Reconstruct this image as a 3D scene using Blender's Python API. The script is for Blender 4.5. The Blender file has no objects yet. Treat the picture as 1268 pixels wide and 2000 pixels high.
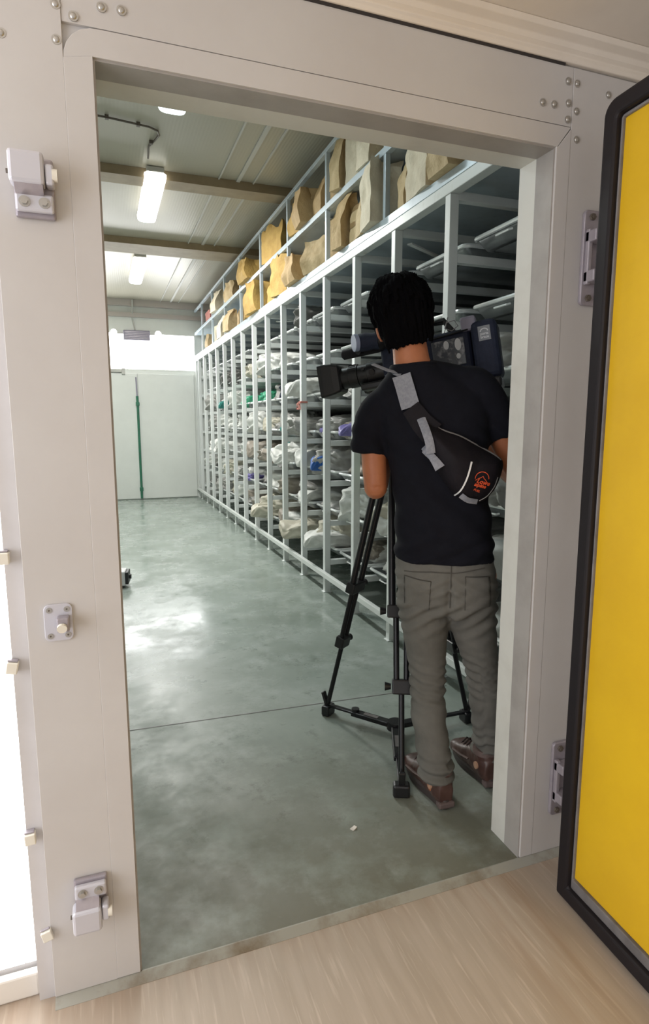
import bpy, bmesh, math, random
from mathutils import Vector, Matrix, Euler, noise
from mathutils.bvhtree import BVHTree
random.seed(7)
S = bpy.context.scene
C = S.collection
PI = math.pi

# ------------------------------------------------------------------ camera, world, exposure
def setup_camera():
    f, cx, cy, cz, yaw, pitch, roll = 1169.79, -0.0173, -1.339, 1.3034, 0.3509, -0.1479, -0.0011
    fw = Vector((math.sin(yaw)*math.cos(pitch), math.cos(yaw)*math.cos(pitch), math.sin(pitch)))
    r = Vector((math.cos(yaw), -math.sin(yaw), 0)); u = r.cross(fw)
    r2 = r*math.cos(roll)+u*math.sin(roll); u2 = u*math.cos(roll)-r*math.sin(roll)
    cd = bpy.data.cameras.new('camera'); co = bpy.data.objects.new('camera', cd); C.objects.link(co)
    m = Matrix.Identity(4)
    for i in range(3):
        m[i][0] = r2[i]; m[i][1] = u2[i]; m[i][2] = -fw[i]
    m[0][3], m[1][3], m[2][3] = cx, cy, cz
    co.matrix_world = m
    cd.sensor_fit = 'VERTICAL'; cd.sensor_height = 24.0; cd.lens = f/2000*24.0
    cd.clip_start = 0.05; cd.clip_end = 100
    S.camera = co
setup_camera()
S.view_settings.view_transform = 'Standard'; S.view_settings.look = 'None'
S.view_settings.gamma = 1.0; S.view_settings.use_curve_mapping = False
S.view_settings.exposure = 0.0
WORLD = .86
LAMP_W = 66
WINDOW_E = 10.0
DAYDOOR_E = 3.0
w = bpy.data.worlds.new('overcast'); S.world = w; w.use_nodes = True
w.node_tree.nodes['Background'].inputs[0].default_value = (1.0, 0.965, 0.935, 1)
w.node_tree.nodes['Background'].inputs[1].default_value = WORLD
def area(name, loc, rot, sx, sy, watts, col):
    l = bpy.data.lights.new(name, 'AREA'); l.shape = 'RECTANGLE'; l.size = sx; l.size_y = sy
    l.energy = watts; l.color = col
    o = bpy.data.objects.new(name, l); o.location = loc; o.rotation_euler = rot; C.objects.link(o); return o
# daylight coming in through the bright door bay at the left of the corridor
area('daylight_from_left', (-2.2, -1.2, 1.4), (0, -PI/2, math.radians(18)), 2.0, 1.6, 46, (.92, 0.94, 1.0))

# ------------------------------------------------------------------ materials
def mat(name, base, rough=.5, metal=0., var=None, bump=None, rvar=None, coat=0., spec=.5, stretch=None):
    m = bpy.data.materials.new(name); m.use_nodes = True
    nt = m.node_tree; N = nt.nodes; L = nt.links; b = N['Principled BSDF']
    b.inputs['Base Color'].default_value = (*base, 1); b.inputs['Roughness'].default_value = rough
    b.inputs['Metallic'].default_value = metal; b.inputs['Coat Weight'].default_value = coat
    b.inputs['Specular IOR Level'].default_value = spec
    if var or bump or rvar:
        tc = N.new('ShaderNodeTexCoord'); mp = N.new('ShaderNodeMapping'); L.new(tc.outputs['Object'], mp.inputs[0])
        if stretch: mp.inputs['Scale'].default_value = stretch
        def nz(scale, detail=6):
            n = N.new('ShaderNodeTexNoise'); n.inputs['Scale'].default_value = scale; n.inputs['Detail'].default_value = detail
            n.inputs['Roughness'].default_value = .62
            L.new(mp.outputs[0], n.inputs['Vector']); return n
        if var:
            sc, col2, lo, hi = var
            n = nz(sc); cr = N.new('ShaderNodeMapRange'); cr.inputs[1].default_value = lo; cr.inputs[2].default_value = hi
            L.new(n.outputs[0], cr.inputs[0]); mx = N.new('ShaderNodeMix'); mx.data_type = 'RGBA'
            mx.inputs[6].default_value = (*base, 1); mx.inputs[7].default_value = (*col2, 1)
            L.new(cr.outputs[0], mx.inputs[0]); L.new(mx.outputs[2], b.inputs['Base Color'])
        if rvar:
            sc, lo, hi = rvar
            n = nz(sc); cr = N.new('ShaderNodeMapRange'); cr.inputs[1].default_value = .3; cr.inputs[2].default_value = .7
            cr.inputs[3].default_value = lo; cr.inputs[4].default_value = hi
            L.new(n.outputs[0], cr.inputs[0]); L.new(cr.outputs[0], b.inputs['Roughness'])
        if bump:
            n = nz(bump[0]); bp = N.new('ShaderNodeBump'); bp.inputs['Strength'].default_value = bump[1]
            bp.inputs['Distance'].default_value = bump[2] if len(bump) > 2 else .01
            L.new(n.outputs[0], bp.inputs['Height']); L.new(bp.outputs[0], b.inputs['Normal'])
    return m
def emis(name, col, e):
    m = bpy.data.materials.new(name); m.use_nodes = True; nt = m.node_tree
    b = nt.nodes['Principled BSDF']; b.inputs['Base Color'].default_value = (*col, 1)
    b.inputs['Emission Color'].default_value = (*col, 1); b.inputs['Emission Strength'].default_value = e
    return m
M = {}
M['frame'] = mat('painted frame sheet', (.585, .57, .56), .42, 0, (2.2, (.53, .505, .49), .35, .75), (60, .04, .002))
M['jamb'] = mat('grey metal jamb', (.38, .36, .34), .45, .0, (9, (.32, .30, .28), .4, .7))
M['white_jamb'] = mat('white jamb liner', (.66, .66, .61), .4, 0, (5, (.56, .55, .50), .45, .75))
M['side_panel'] = mat('white side panel', (.62, .60, .60), .45, 0, (3, (.55, .53, .52), .4, .7))
M['cream'] = mat('cream ceiling panel', (.80, .735, .65), .45, 0, (3, (.73, .66, .58), .4, .7))
M['wallwhite'] = mat('cold store wall panel', (.80, .83, .80), .4, 0, (1.5, (.74, .77, .74), .4, .7))
M['farbeam'] = mat('pinkish trim', (.55, .50, .47), .5)
M['beam'] = mat('ochre ceiling beam', (.34, .27, .17), .55, 0, (6, (.27, .21, .13), .4, .7))
M['sill'] = mat('worn sill strip', (.36, .36, .32), .5, .1, (6, (.20, .16, .11), .48, .68), (30, .1, .003))
M['curb'] = mat('pale curb', (.78, .74, .68), .5, 0, (7, (.55, .40, .25), .6, .8))
M['gasket'] = mat('black rubber', (.013, .010, .012), .55, spec=.3)
M['gasket_lip'] = mat('grey rubber lip', (.20, .19, .19), .5, 0, (12, (.12, .11, .11), .4, .7))
M['yellow'] = mat('yellow door sheet', (.74, .46, .012), .38, 0, (2.6, (.66, .39, .010), .35, .7), (45, .03, .002))
M['doorwhite'] = mat('white door sheet', (.7, .68, .64), .45)
M['cast'] = mat('lilac grey cast metal', (.40, .37, .41), .35, .35, (20, (.33, .30, .34), .4, .7))
M['cast_light'] = mat('pale grey coated metal', (.60, .60, .66), .35, .25)
M['bolt'] = mat('zinc bolt', (.5, .49, .47), .3, .8)
M['dark'] = mat('dark gap shade', (.03, .025, .025), .6)
M['nylon'] = mat('ivory nylon', (.78, .75, .66), .35)
M['rack'] = mat('white painted tube', (.78, .82, .81), .38, 0, (14, (.66, .68, .64), .6, .8))
M['rackblue'] = mat('pale blue shelf steel', (.55, .64, .70), .34, .15, (10, (.45, .53, .58), .5, .75))
M['rail'] = mat('white painted rail', (.72, .76, .74), .36, 0, (10, (.55, .55, .50), .6, .8))
M['steel'] = mat('tray steel', (.20, .215, .22), .36, .6, (7, (.12, .13, .135), .4, .75), (14, .12, .004))
M['rim'] = mat('tray rolled rim', (.80, .83, .83), .25, .35)
M['navy'] = mat('navy nylon cover', (.012, .018, .045), .7, 0, (60, (.007, .01, .03), .4, .7), (220, .25, .002))
M['black'] = mat('black plastic', (.012, .012, .014), .38)
M['blackmetal'] = mat('black anodised tube', (.015, .015, .018), .28, .3)
M['blacksoft'] = mat('black foam', (.012, .012, .015), .9)
M['clear'] = mat('clear plastic window', (.10, .11, .13), .12, 0, (30, (.3, .3, .32), .5, .62), (30, .5, .004))
M['whitelabel'] = mat('white label', (.72, .72, .74), .5)
M['bluelabel'] = mat('pale blue label', (.36, .42, .58), .5)
M['greylabel'] = mat('grey woven label', (.30, .31, .33), .8)
M['shirt'] = mat('black cotton', (.0055, .006, .011), .9, 0, (24, (.004, .004, .008), .4, .7), (90, .15, .003), spec=.25)
M['bag'] = mat('black nylon', (.009, .0065, .010), .7, 0, (20, (.005, .004, .006), .4, .7), (160, .3, .002), spec=.25)
M['bagstrap'] = mat('grey strap webbing', (.30, .31, .35), .75, 0, (120, (.24, .25, .29), .4, .6), (300, .1, .001))
M['reflect'] = mat('reflective piping', (.85, .85, .85), .35)
M['piping'] = mat('grey piping', (.30, .29, .30), .5)
M['orange'] = mat('orange print', (.75, .10, .03), .6)
M['trouser'] = mat('grey khaki denim', (.165, .161, .145), .9, 0, (9, (.13, .126, .112), .35, .7), (150, .22, .003), spec=.2)
M['trouser_dark'] = mat('trouser stitching', (.07, .066, .058), .9)
M['skin'] = mat('skin', (.52, .195, .09), .48, 0, (16, (.43, .15, .068), .35, .7), (70, .05, .002))
M['hair'] = mat('black hair', (.0022, .002, .0026), .85, 0, None, (110, .6, .005), stretch=(1, 1, .3), spec=.06)
M['shoe'] = mat('brown leather', (.105, .055, .045), .38, 0, (18, (.06, .03, .025), .4, .7), (60, .15, .003))
M['shoe2'] = mat('brown grey suede', (.16, .11, .10), .7, 0, (30, (.10, .07, .06), .4, .7))
M['sole'] = mat('dark rubber sole', (.055, .042, .04), .6)
M['heelgrey'] = mat('grey rubber heel', (.13, .095, .09), .55)
M['tan'] = mat('tan emblem', (.55, .33, .22), .6)
M['lace'] = mat('dark lace', (.04, .025, .025), .8)
M['green'] = mat('green painted pipe', (.03, .17, .10), .5, 0, (20, (.05, .12, .08), .5, .7))
M['violetgrey'] = mat('violet grey plastic', (.30, .28, .36), .5)
M['kraft'] = [mat('kraft paper a', (.60, .43, .22), .75, 0, (12, (.47, .32, .15), .35, .7), (15, .8, .014)),
              mat('kraft paper b', (.68, .53, .31), .75, 0, (12, (.55, .40, .21), .35, .7), (15, .8, .014)),
              mat('kraft paper pale', (.78, .70, .54), .75, 0, (12, (.66, .57, .42), .35, .7), (15, .8, .014)),
              mat('kraft paper yellow', (.60, .40, .12), .75, 0, (12, (.50, .31, .09), .35, .7), (15, .8, .014))]
M['tape'] = mat('brown packing tape', (.36, .24, .12), .3)
def plastic(name, c, c2, r=.42):
    return mat(name, c, r, 0, (9, c2, .35, .7), (24, .35, .008), spec=.4)
M['pl_white'] = plastic('white plastic film', (.74, .76, .73), (.56, .57, .54))
M['pl_grey'] = plastic('grey translucent film', (.40, .40, .38), (.25, .25, .24))
M['pl_cream'] = plastic('cream plastic film', (.60, .58, .48), (.45, .42, .34))
M['pl_beige'] = plastic('beige plastic film', (.38, .34, .29), (.25, .22, .18))
M['pl_dark'] = plastic('dark grey film', (.16, .16, .15), (.08, .08, .08))
M['pl_green'] = plastic('green plastic film', (.07, .48, .27), (.04, .33, .19))
M['pl_teal'] = plastic('teal plastic film', (.03, .25, .22), (.02, .16, .14))
M['pl_blue'] = plastic('blue plastic film', (.01, .12, .48), (.01, .07, .28))
M['pl_purple'] = plastic('purple plastic film', (.22, .19, .48), (.13, .12, .33))
M['pl_lime'] = plastic('pale green film', (.42, .60, .34), (.30, .45, .22))
M['pl_navy'] = plastic('dark navy film', (.02, .03, .07), (.01, .015, .03))
M['red_ribbon'] = mat('faded red ribbon', (.62, .26, .22), .7)
M['glow'] = emis('lit window', (1, 1, 1), WINDOW_E)
M['lampglow'] = emis('lit diffuser', (1, .98, .92), 3.2)
M['lampcold'] = emis('lit cold diffuser', (.85, .98, 1), 2.6)
M['bulb'] = emis('small lit bulb', (1, 1, 1), 5)
M['dayglow'] = emis('daylit glazing', (1, 1, 1), DAYDOOR_E)
M['lampbody'] = mat('lamp housing', (.55, .55, .52), .5)
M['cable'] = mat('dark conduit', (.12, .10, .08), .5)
M['darkwall'] = mat('dark grey back wall', (.10, .10, .10), .7)  # unseen wall coloured dark to keep the rack's depth in shade
M['eye'] = mat('eye', (.03, .02, .015), .2)

def floor_mat():
    m = bpy.data.materials.new('green grey sealed concrete'); m.use_nodes = True; nt = m.node_tree; N = nt.nodes; L = nt.links
    b = N['Principled BSDF']; tc = N.new('ShaderNodeTexCoord')
    mp = N.new('ShaderNodeMapping'); mp.inputs['Scale'].default_value = (1.0, 1.0, 1); L.new(tc.outputs['Object'], mp.inputs[0])
    def nz(sc, det=8, rg=.65, v=None):
        n = N.new('ShaderNodeTexNoise'); n.inputs['Scale'].default_value = sc; n.inputs['Detail'].default_value = det
        n.inputs['Roughness'].default_value = rg; L.new((v or mp).outputs[0], n.inputs['Vector']); return n
    def rng(src, a, c, lo=0., hi=1.):
        r = N.new('ShaderNodeMapRange'); r.inputs[1].default_value = a; r.inputs[2].default_value = c
        r.inputs[3].default_value = lo; r.inputs[4].default_value = hi; L.new(src, r.inputs[0]); return r.outputs[0]
    def mix(fac, A, B):
        x = N.new('ShaderNodeMix'); x.data_type = 'RGBA'; L.new(fac, x.inputs[0])
        for i, v in ((6, A), (7, B)):
            if isinstance(v, tuple): x.inputs[i].default_value = (*v, 1)
            else: L.new(v, x.inputs[i])
        return x.outputs[2]
    c = mix(rng(nz(1.3).outputs[0], .38, .66), (.33, .385, .35), (.235, .28, .245))
    c = mix(rng(nz(3.6, 10, .72).outputs[0], .48, .66), c, (.40, .45, .425))
    c = mix(rng(nz(7.5, 10, .75).outputs[0], .56, .75), c, (.125, .155, .125))
    # brownish worn dirt just inside the doorway, door frame shadow painted in with it
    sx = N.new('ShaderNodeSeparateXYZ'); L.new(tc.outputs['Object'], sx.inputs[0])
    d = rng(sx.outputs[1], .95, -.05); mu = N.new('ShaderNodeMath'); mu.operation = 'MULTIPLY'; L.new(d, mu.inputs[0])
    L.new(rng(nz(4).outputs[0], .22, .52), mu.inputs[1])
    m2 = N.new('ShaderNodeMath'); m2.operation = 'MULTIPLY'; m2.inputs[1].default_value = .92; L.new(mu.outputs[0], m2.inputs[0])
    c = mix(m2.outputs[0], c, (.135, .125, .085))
    # joint lines every 3 m across the floor
    L.new(c, b.inputs['Base Color'])
    ad = N.new('ShaderNodeMath'); ad.operation = 'ADD'          # worn dull towards the doorway
    L.new(rng(nz(2.4, 9, .7).outputs[0], .40, .62, .11, .36), ad.inputs[0]); L.new(rng(sx.outputs[1], 2.3, .7, 0, .30), ad.inputs[1])
    L.new(ad.outputs[0], b.inputs['Roughness'])
    bp = N.new('ShaderNodeBump'); bp.inputs['Strength'].default_value = .2; bp.inputs['Distance'].default_value = .005
    L.new(nz(4.5, 8, .6).outputs[0], bp.inputs['Height']); L.new(bp.outputs[0], b.inputs['Normal'])
    return m
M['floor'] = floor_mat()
def corridor_floor_mat():
    m = bpy.data.materials.new('beige streaked vinyl'); m.use_nodes = True; nt = m.node_tree; N = nt.nodes; L = nt.links
    b = N['Principled BSDF']; tc = N.new('ShaderNodeTexCoord')
    mp = N.new('ShaderNodeMapping'); mp.inputs['Scale'].default_value = (16, 1.1, 1); mp.inputs['Rotation'].default_value = (0, 0, math.radians(-10))
    L.new(tc.outputs['Object'], mp.inputs[0])
    def nz(sc, v, det=6):
        n = N.new('ShaderNodeTexNoise'); n.inputs['Scale'].default_value = sc; n.inputs['Detail'].default_value = det
        L.new(v, n.inputs['Vector']); return n.outputs[0]
    def rng(src, a, c, lo=0., hi=1.):
        r = N.new('ShaderNodeMapRange'); r.inputs[1].default_value = a; r.inputs[2].default_value = c
        r.inputs[3].default_value = lo; r.inputs[4].default_value = hi; L.new(src, r.inputs[0]); return r.outputs[0]
    def mix(fac, A, B):
        x = N.new('ShaderNodeMix'); x.data_type = 'RGBA'; L.new(fac, x.inputs[0])
        for i, v in ((6, A), (7, B)):
            if isinstance(v, tuple): x.inputs[i].default_value = (*v, 1)
            else: L.new(v, x.inputs[i])
        return x.outputs[2]
    def mth(op, a, c):
        x = N.new('ShaderNodeMath'); x.operation = op
        for i, v in ((0, a), (1, c)):
            if isinstance(v, (int, float)): x.inputs[i].default_value = v
            else: L.new(v, x.inputs[i])
        return x.outputs[0]
    c = mix(rng(nz(2.2, mp.outputs[0]), .35, .68), (.46, .385, .315), (.405, .335, .265))
    c = mix(rng(nz(6, mp.outputs[0]), .56, .72), c, (.53, .45, .375))
    # rusty scuffs: an arc swept by the door and smears along the sill
    sx = N.new('ShaderNodeSeparateXYZ'); L.new(tc.outputs['Object'], sx.inputs[0])
    X, Y = sx.outputs[0], sx.outputs[1]
    line = mth('ABSOLUTE', mth('ADD', mth('ADD', X, mth('MULTIPLY', Y, -.06)), -.985), 0)
    band = mth('MULTIPLY', rng(line, .13, .02), rng(Y, -.75, -.25))
    smear = mth('MULTIPLY', rng(Y, -.13, -.02), .55)
    dirt = mth('MULTIPLY', mth('MAXIMUM', band, smear), rng(nz(1.6, mp.outputs[0], 8), .36, .62))
    c = mix(mth('MULTIPLY', dirt, .62), c, (.30, .19, .11))
    L.new(c, b.inputs['Base Color']); b.inputs['Roughness'].default_value = .48
    return m
M['cfloor'] = corridor_floor_mat()
def ceiling_mat():
    m = mat('ribbed roof panel', (.43, .41, .335), .34, .05, spec=.28)
    nt = m.node_tree; N = nt.nodes; L = nt.links; b = N['Principled BSDF']
    tc = N.new('ShaderNodeTexCoord'); wv = N.new('ShaderNodeTexWave'); wv.wave_type = 'BANDS'; wv.bands_direction = 'X'
    wv.inputs['Scale'].default_value = 13.0; wv.inputs['Distortion'].default_value = 0
    L.new(tc.outputs['Object'], wv.inputs['Vector'])
    bp = N.new('ShaderNodeBump'); bp.inputs['Strength'].default_value = .12; bp.inputs['Distance'].default_value = .004
    L.new(wv.outputs[1], bp.inputs['Height']); L.new(bp.outputs[0], b.inputs['Normal'])
    return m
M['ceil'] = ceiling_mat()

# ------------------------------------------------------------------ mesh helpers
class MB:
    def __init__(s): s.v = []; s.f = []
    def add(s, vs, fs):
        n = len(s.v); s.v += [Vector(p) for p in vs]; s.f += [tuple(i+n for i in q) for q in fs]; return s
    def box(s, lo, hi, rot=None, at=None):
        x0, y0, z0 = lo; x1, y1, z1 = hi
        vs = [Vector(p) for p in ((x0,y0,z0),(x1,y0,z0),(x1,y1,z0),(x0,y1,z0),(x0,y0,z1),(x1,y0,z1),(x1,y1,z1),(x0,y1,z1))]
        if rot is not None:
            r = Euler(rot).to_matrix(); c = Vector(at) if at else Vector(((x0+x1)/2, (y0+y1)/2, (z0+z1)/2))
            vs = [r @ (p-c)+c for p in vs]
        return s.add(vs, [(0,3,2,1),(4,5,6,7),(0,1,5,4),(1,2,6,5),(2,3,7,6),(3,0,4,7)])
    def tube(s, pts, r, n=10, caps=True, flat=None, up=None):
        pts = [Vector(p) for p in pts]; k = len(pts)
        rs = r if isinstance(r, (list, tuple)) else [r]*k
        tang = []
        for i in range(k):
            t = pts[min(i+1, k-1)]-pts[max(i-1, 0)]; tang.append(t.normalized())
        ref = Vector(up) if up else (Vector((0, 0, 1)) if abs(tang[0].z) < .9 else Vector((1, 0, 0)))
        base = len(s.v); vs = []; prev = None
        for i in range(k):
            a = (ref-tang[i]*ref.dot(tang[i]))
            if a.length < 1e-4: a = prev
            a = a.normalized(); prev = a; bb = tang[i].cross(a)
            ra = rs[i] if not isinstance(rs[i], (tuple, list)) else rs[i][0]
            rb = rs[i]*(flat or 1) if not isinstance(rs[i], (tuple, list)) else rs[i][1]
            for j in range(n):
                t = 2*PI*j/n; vs.append(pts[i]+bb*(math.cos(t)*ra)+a*(math.sin(t)*rb))
        fs = [(i*n+j, i*n+(j+1) % n, (i+1)*n+(j+1) % n, (i+1)*n+j) for i in range(k-1) for j in range(n)]
        if caps: fs += [tuple(reversed(range(n))), tuple(range((k-1)*n, k*n))]
        return s.add(vs, fs)
    def rings(s, rings, caps=True):
        n = len(rings[0]); vs = [p for r in rings for p in r]; k = len(rings)
        fs = [(i*n+j, i*n+(j+1) % n, (i+1)*n+(j+1) % n, (i+1)*n+j) for i in range(k-1) for j in range(n)]
        if caps: fs += [tuple(reversed(range(n))), tuple(range((k-1)*n, k*n))]
        return s.add(vs, fs)
    def loft(s, prof, n=24, caps=True, pw=2.0):
        """horizontal super-ellipse sections (z, cx, cy, rx, ry)"""
        R = []
        for z, cx, cy, rx, ry in prof:
            ring = []
            for j in range(n):
                t = 2*PI*j/n; c, q = math.cos(t), math.sin(t)
                ring.append((cx+rx*math.copysign(abs(c)**(2/pw), c), cy+ry*math.copysign(abs(q)**(2/pw), q), z))
            R.append(ring)
        return s.rings(R, caps)
    def ell(s, c, r, rot=None, nu=18, nv=12):
        c = Vector(c); m = Euler(rot).to_matrix() if rot else None; R = []
        for i in range(nv+1):
            ph = -PI/2+PI*(i+.02)/(nv+.04); ring = []
            for j in range(nu):
                t = 2*PI*j/nu
                p = Vector((r[0]*math.cos(ph)*math.cos(t), r[1]*math.cos(ph)*math.sin(t), r[2]*math.sin(ph)))
                ring.append(c+(m @ p if m else p))
            R.append(ring)
        return s.rings(R)
    def prism(s, poly, a, b, axis=1):
        """extrude a 2-D outline between a and b along an axis (1: outline in x,z)"""
        n = len(poly)
        def P(p, t): return {0: (t, p[0], p[1]), 1: (p[0], t, p[1]), 2: (p[0], p[1], t)}[axis]
        vs = [P(p, a) for p in poly]+[P(p, b) for p in poly]
        return s.add(vs, [tuple(range(n)), tuple(reversed(range(n, 2*n)))]+[(j, j+n, (j+1) % n+n, (j+1) % n) for j in range(n)])
    def xf(s, m):
        s.v = [m @ p for p in s.v]; return s
    def mesh(s, name):
        me = bpy.data.meshes.new(name); me.from_pydata([tuple(p) for p in s.v], [], s.f)
        bm = bmesh.new(); bm.from_mesh(me); bmesh.ops.recalc_face_normals(bm, faces=bm.faces); bm.to_mesh(me); bm.free()
        return me
    def build(s, name, m, parent=None, smooth=False, bevel=0., seg=2, loc=None, rot=None):
        me = s.mesh(name); me.materials.append(m); o = bpy.data.objects.new(name, me); C.objects.link(o)
        if parent: o.parent = parent
        if loc: o.location = loc
        if rot: o.rotation_euler = rot
        if smooth or bevel: finish(o, smooth, bevel, seg)
        return o
def finish(o, smooth, bevel=0., seg=2):
    me = o.data
    if bevel:
        bm = bmesh.new(); bm.from_mesh(me)
        es = [e for e in bm.edges if len(e.link_faces) == 2 and e.calc_face_angle(0) > .6]
        if es: bmesh.ops.bevel(bm, geom=es, offset=bevel, segments=seg, profile=.5, affect='EDGES', clamp_overlap=True)
        bm.to_mesh(me); bm.free()
    if smooth:
        bm = bmesh.new(); bm.from_mesh(me)
        for f in bm.faces: f.smooth = True
        lim = smooth if isinstance(smooth, float) else .7
        for e in bm.edges:
            if len(e.link_faces) == 2 and e.calc_face_angle(0) > lim: e.smooth = False
        bm.to_mesh(me); bm.free()
def blob(mb, name, m, parent=None, voxel=.008, smooth=4, disp=None, loc=None, rot=None):
    """one continuous skin over overlapping solids"""
    me = mb.mesh('tmp'); o = bpy.data.objects.new('tmp', me); C.objects.link(o)
    r = o.modifiers.new('r', 'REMESH'); r.mode = 'VOXEL'; r.voxel_size = voxel
    if smooth:
        k = o.modifiers.new('s', 'SMOOTH'); k.iterations = smooth; k.factor = .5
    dg = bpy.context.evaluated_depsgraph_get(); ne = bpy.data.meshes.new_from_object(o.evaluated_get(dg)); ne.name = name
    bpy.data.objects.remove(o); bpy.data.meshes.remove(me)
    ne.materials.clear(); ne.materials.append(m)
    if disp:
        ne.calc_loop_triangles()
        nn = [v.normal.copy() for v in ne.vertices]
        for v, q in zip(ne.vertices, nn):
            v.co = v.co+q*disp(v.co, q)
    for p in ne.polygons: p.use_smooth = True
    q = bpy.data.objects.new(name, ne); C.objects.link(q)
    if parent: q.parent = parent
    if loc: q.location = loc
    if rot: q.rotation_euler = rot
    return q
def bvh_of(o):
    return BVHTree.FromPolygons([v.co.copy() for v in o.data.vertices], [tuple(p.vertices) for p in o.data.polygons])
def tag(o, label=None, cat=None, group=None, kind=None):
    if label: o['label'] = label
    if cat: o['category'] = cat
    if group: o['group'] = group
    if kind: o['kind'] = kind
    return o
def thing(name, label, cat, loc=(0, 0, 0), rot=(0, 0, 0), group=None):
    o = bpy.data.objects.new(name, None); o.empty_display_size = .1; C.objects.link(o)
    o.location = loc; o.rotation_euler = rot
    return tag(o, label, cat, group)
def dup(root, loc, rot=None, label=None, scale=None, group=None):
    r = root.copy(); C.objects.link(r); r.location = loc
    if rot: r.rotation_euler = rot
    if scale: r.scale = scale
    if label: r['label'] = label
    if group: r['group'] = group
    for ch in list(root.children):
        c = ch.copy(); C.objects.link(c); c.parent = r
        for g in ch.children:
            d = g.copy(); C.objects.link(d); d.parent = c
    return r
def struct(name, mb, m, bevel=0., label=None, parent=None, smooth=False):
    o = mb.build(name, m, parent, smooth, bevel)
    if not parent: tag(o, label, None, None, 'structure')
    return o

# ------------------------------------------------------------------ the setting
W, H = 1.0984, 1.995            # clear opening of the doorway
F = 9.39                        # far wall
CZ = 3.30                       # store ceiling
R = 1.5347                      # front plane of the mortuary rack
CC = 2.24                       # corridor ceiling
FL = -.012                      # corridor floor
D1, D2 = .066, .134
XL, XR = -1.7, R+2.35

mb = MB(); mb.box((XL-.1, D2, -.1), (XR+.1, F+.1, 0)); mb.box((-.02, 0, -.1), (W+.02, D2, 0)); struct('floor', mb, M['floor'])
mb = MB()
for y, x0, x1 in ((1.205, XL, R),): mb.box((x0, y, .0005), (x1, y+.005, .0012), rot=(0, 0, -.055*(y < 2)))
struct('trim_1', mb, M['gasket_lip'], label='thin dark expansion joint across the green concrete floor')
mb = MB(); mb.box((-3.2, -4.2, -.1), (2.6, -.0005, FL)); mb.box((-3.2, -.0005, -.1), (-.021, .0625, FL)); struct('floor_corridor', mb, M['cfloor'])
PXS = -.187
# sloped worn strip under the doorway
mb = MB(); mb.prism([(-.027, -.09), (-.0006, -.09), (-.0006, .0008), (-.004, .0008), (-.027, FL+.001)], PXS, 1.6, axis=0)
struct('trim_2', mb, M['sill'], label='worn grey metal sill strip under the doorway')

mb = MB(); mb.box((XL-.1, D2, CZ), (XR+.1, F+.1, CZ+.1)); struct('ceiling', mb, M['ceil'])
mb = MB(); mb.box((XL-.1, D2, 0), (XL, F+.1, CZ)); struct('wall_left', mb, M['wallwhite'])
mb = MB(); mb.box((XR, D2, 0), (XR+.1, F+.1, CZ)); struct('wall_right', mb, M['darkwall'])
# far wall around a strip window
WZ0, WZ1, WX1 = 2.195, 2.775, 1.53
mb = MB()
mb.box((XL, F, 0), (XR, F+.1, WZ0)); mb.box((XL, F, WZ1), (XR, F+.1, CZ)); mb.box((WX1, F, WZ0), (XR, F+.1, WZ1))
struct('wall_far', mb, M['wallwhite'])
win = tag(bpy.data.objects.new('window_1', None), 'long overexposed strip window high on the far wall', None, None, 'structure'); C.objects.link(win)
mb = MB(); mb.box((XL, F+.04, WZ0), (WX1, F+.06, WZ1)); mb.build('pane', M['glow'], win)
mb = MB(); mb.box((XL, F-.004, WZ0-.02), (WX1+.02, F+.04, WZ0)); mb.box((XL, F-.004, WZ1), (WX1+.02, F+.04, WZ1+.02)); mb.box((WX1, F-.004, WZ0), (WX1+.02, F+.04, WZ1))
mb.build('window_frame', M['wallwhite'], win)
# white door below the window: two leaves meeting behind the green pipe
dr = tag(bpy.data.objects.new('door_2', None), 'white panel double door in the far wall below the strip window', None, None, 'structure'); C.objects.link(dr)
for a, b in ((-.75, .560), (.568, 1.50)):
    mb = MB(); mb.box((a, F-.03, .015), (b, F-.001, 2.12)); mb.build('door_leaf', M['wallwhite'], dr, bevel=.004)
mb = MB(); mb.box((-.9, F-.05, 2.135), (.32, F-.001, 2.185)); mb.box((.32, F-.065, 2.10), (.375, F-.001, 2.20)); mb.build('door_rail', M['lampbody'], dr, bevel=.005)
mb = MB(); mb.box((XL, F-.05, 3.03), (XR, F-.001, 3.10)); mb.box((XL, F-.1, 3.2), (XR, F-.001, CZ)); struct('trim_3', mb, M['farbeam'], label='pinkish grey ledges across the top of the far wall')
# ceiling beams and panel seams
for i, (y0, y1, z) in enumerate(((3.93, 4.13, CZ-.07), (5.83, 6.22, CZ-.07))):
    mb = MB(); mb.box((XL, y0, z), (XR, y1, CZ-.0005)); struct('ceiling_beam' if i == 0 else 'ceiling_beam.001', mb, M['beam'], label=['nearer ochre beam crossing the ribbed ceiling', 'farther ochre beam crossing the ribbed ceiling'][i])
mb = MB()
for x, wd in ((.98, .012), (1.13, .03), (1.27, .012), (-.35, .02)):
    mb.box((x, D2+.02, CZ-.012), (x+wd, F-.01, CZ-.0003))
struct('trim_4', mb, M['lampbody'], label='long thin cover strips along the ribbed ceiling')

# front wall with the doorway
PX0 = -.188                     # left edge of the raised door surround
mb = MB()
mb.box((PX0, .004, FL), (-.0, D1, H+.36)); mb.box((-.0, .004, H), (W, D1, H+.36)); mb.box((W, .004, 0), (2.6, D1, H+.36))
mb.box((XL-.1, D1, 0), (-.0, D2, CZ)); mb.box((0, D1, H), (W, D2, CZ)); mb.box((W, D1, 0), (XR+.1, D2, CZ))
struct('wall_front', mb, M['frame'])
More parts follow.
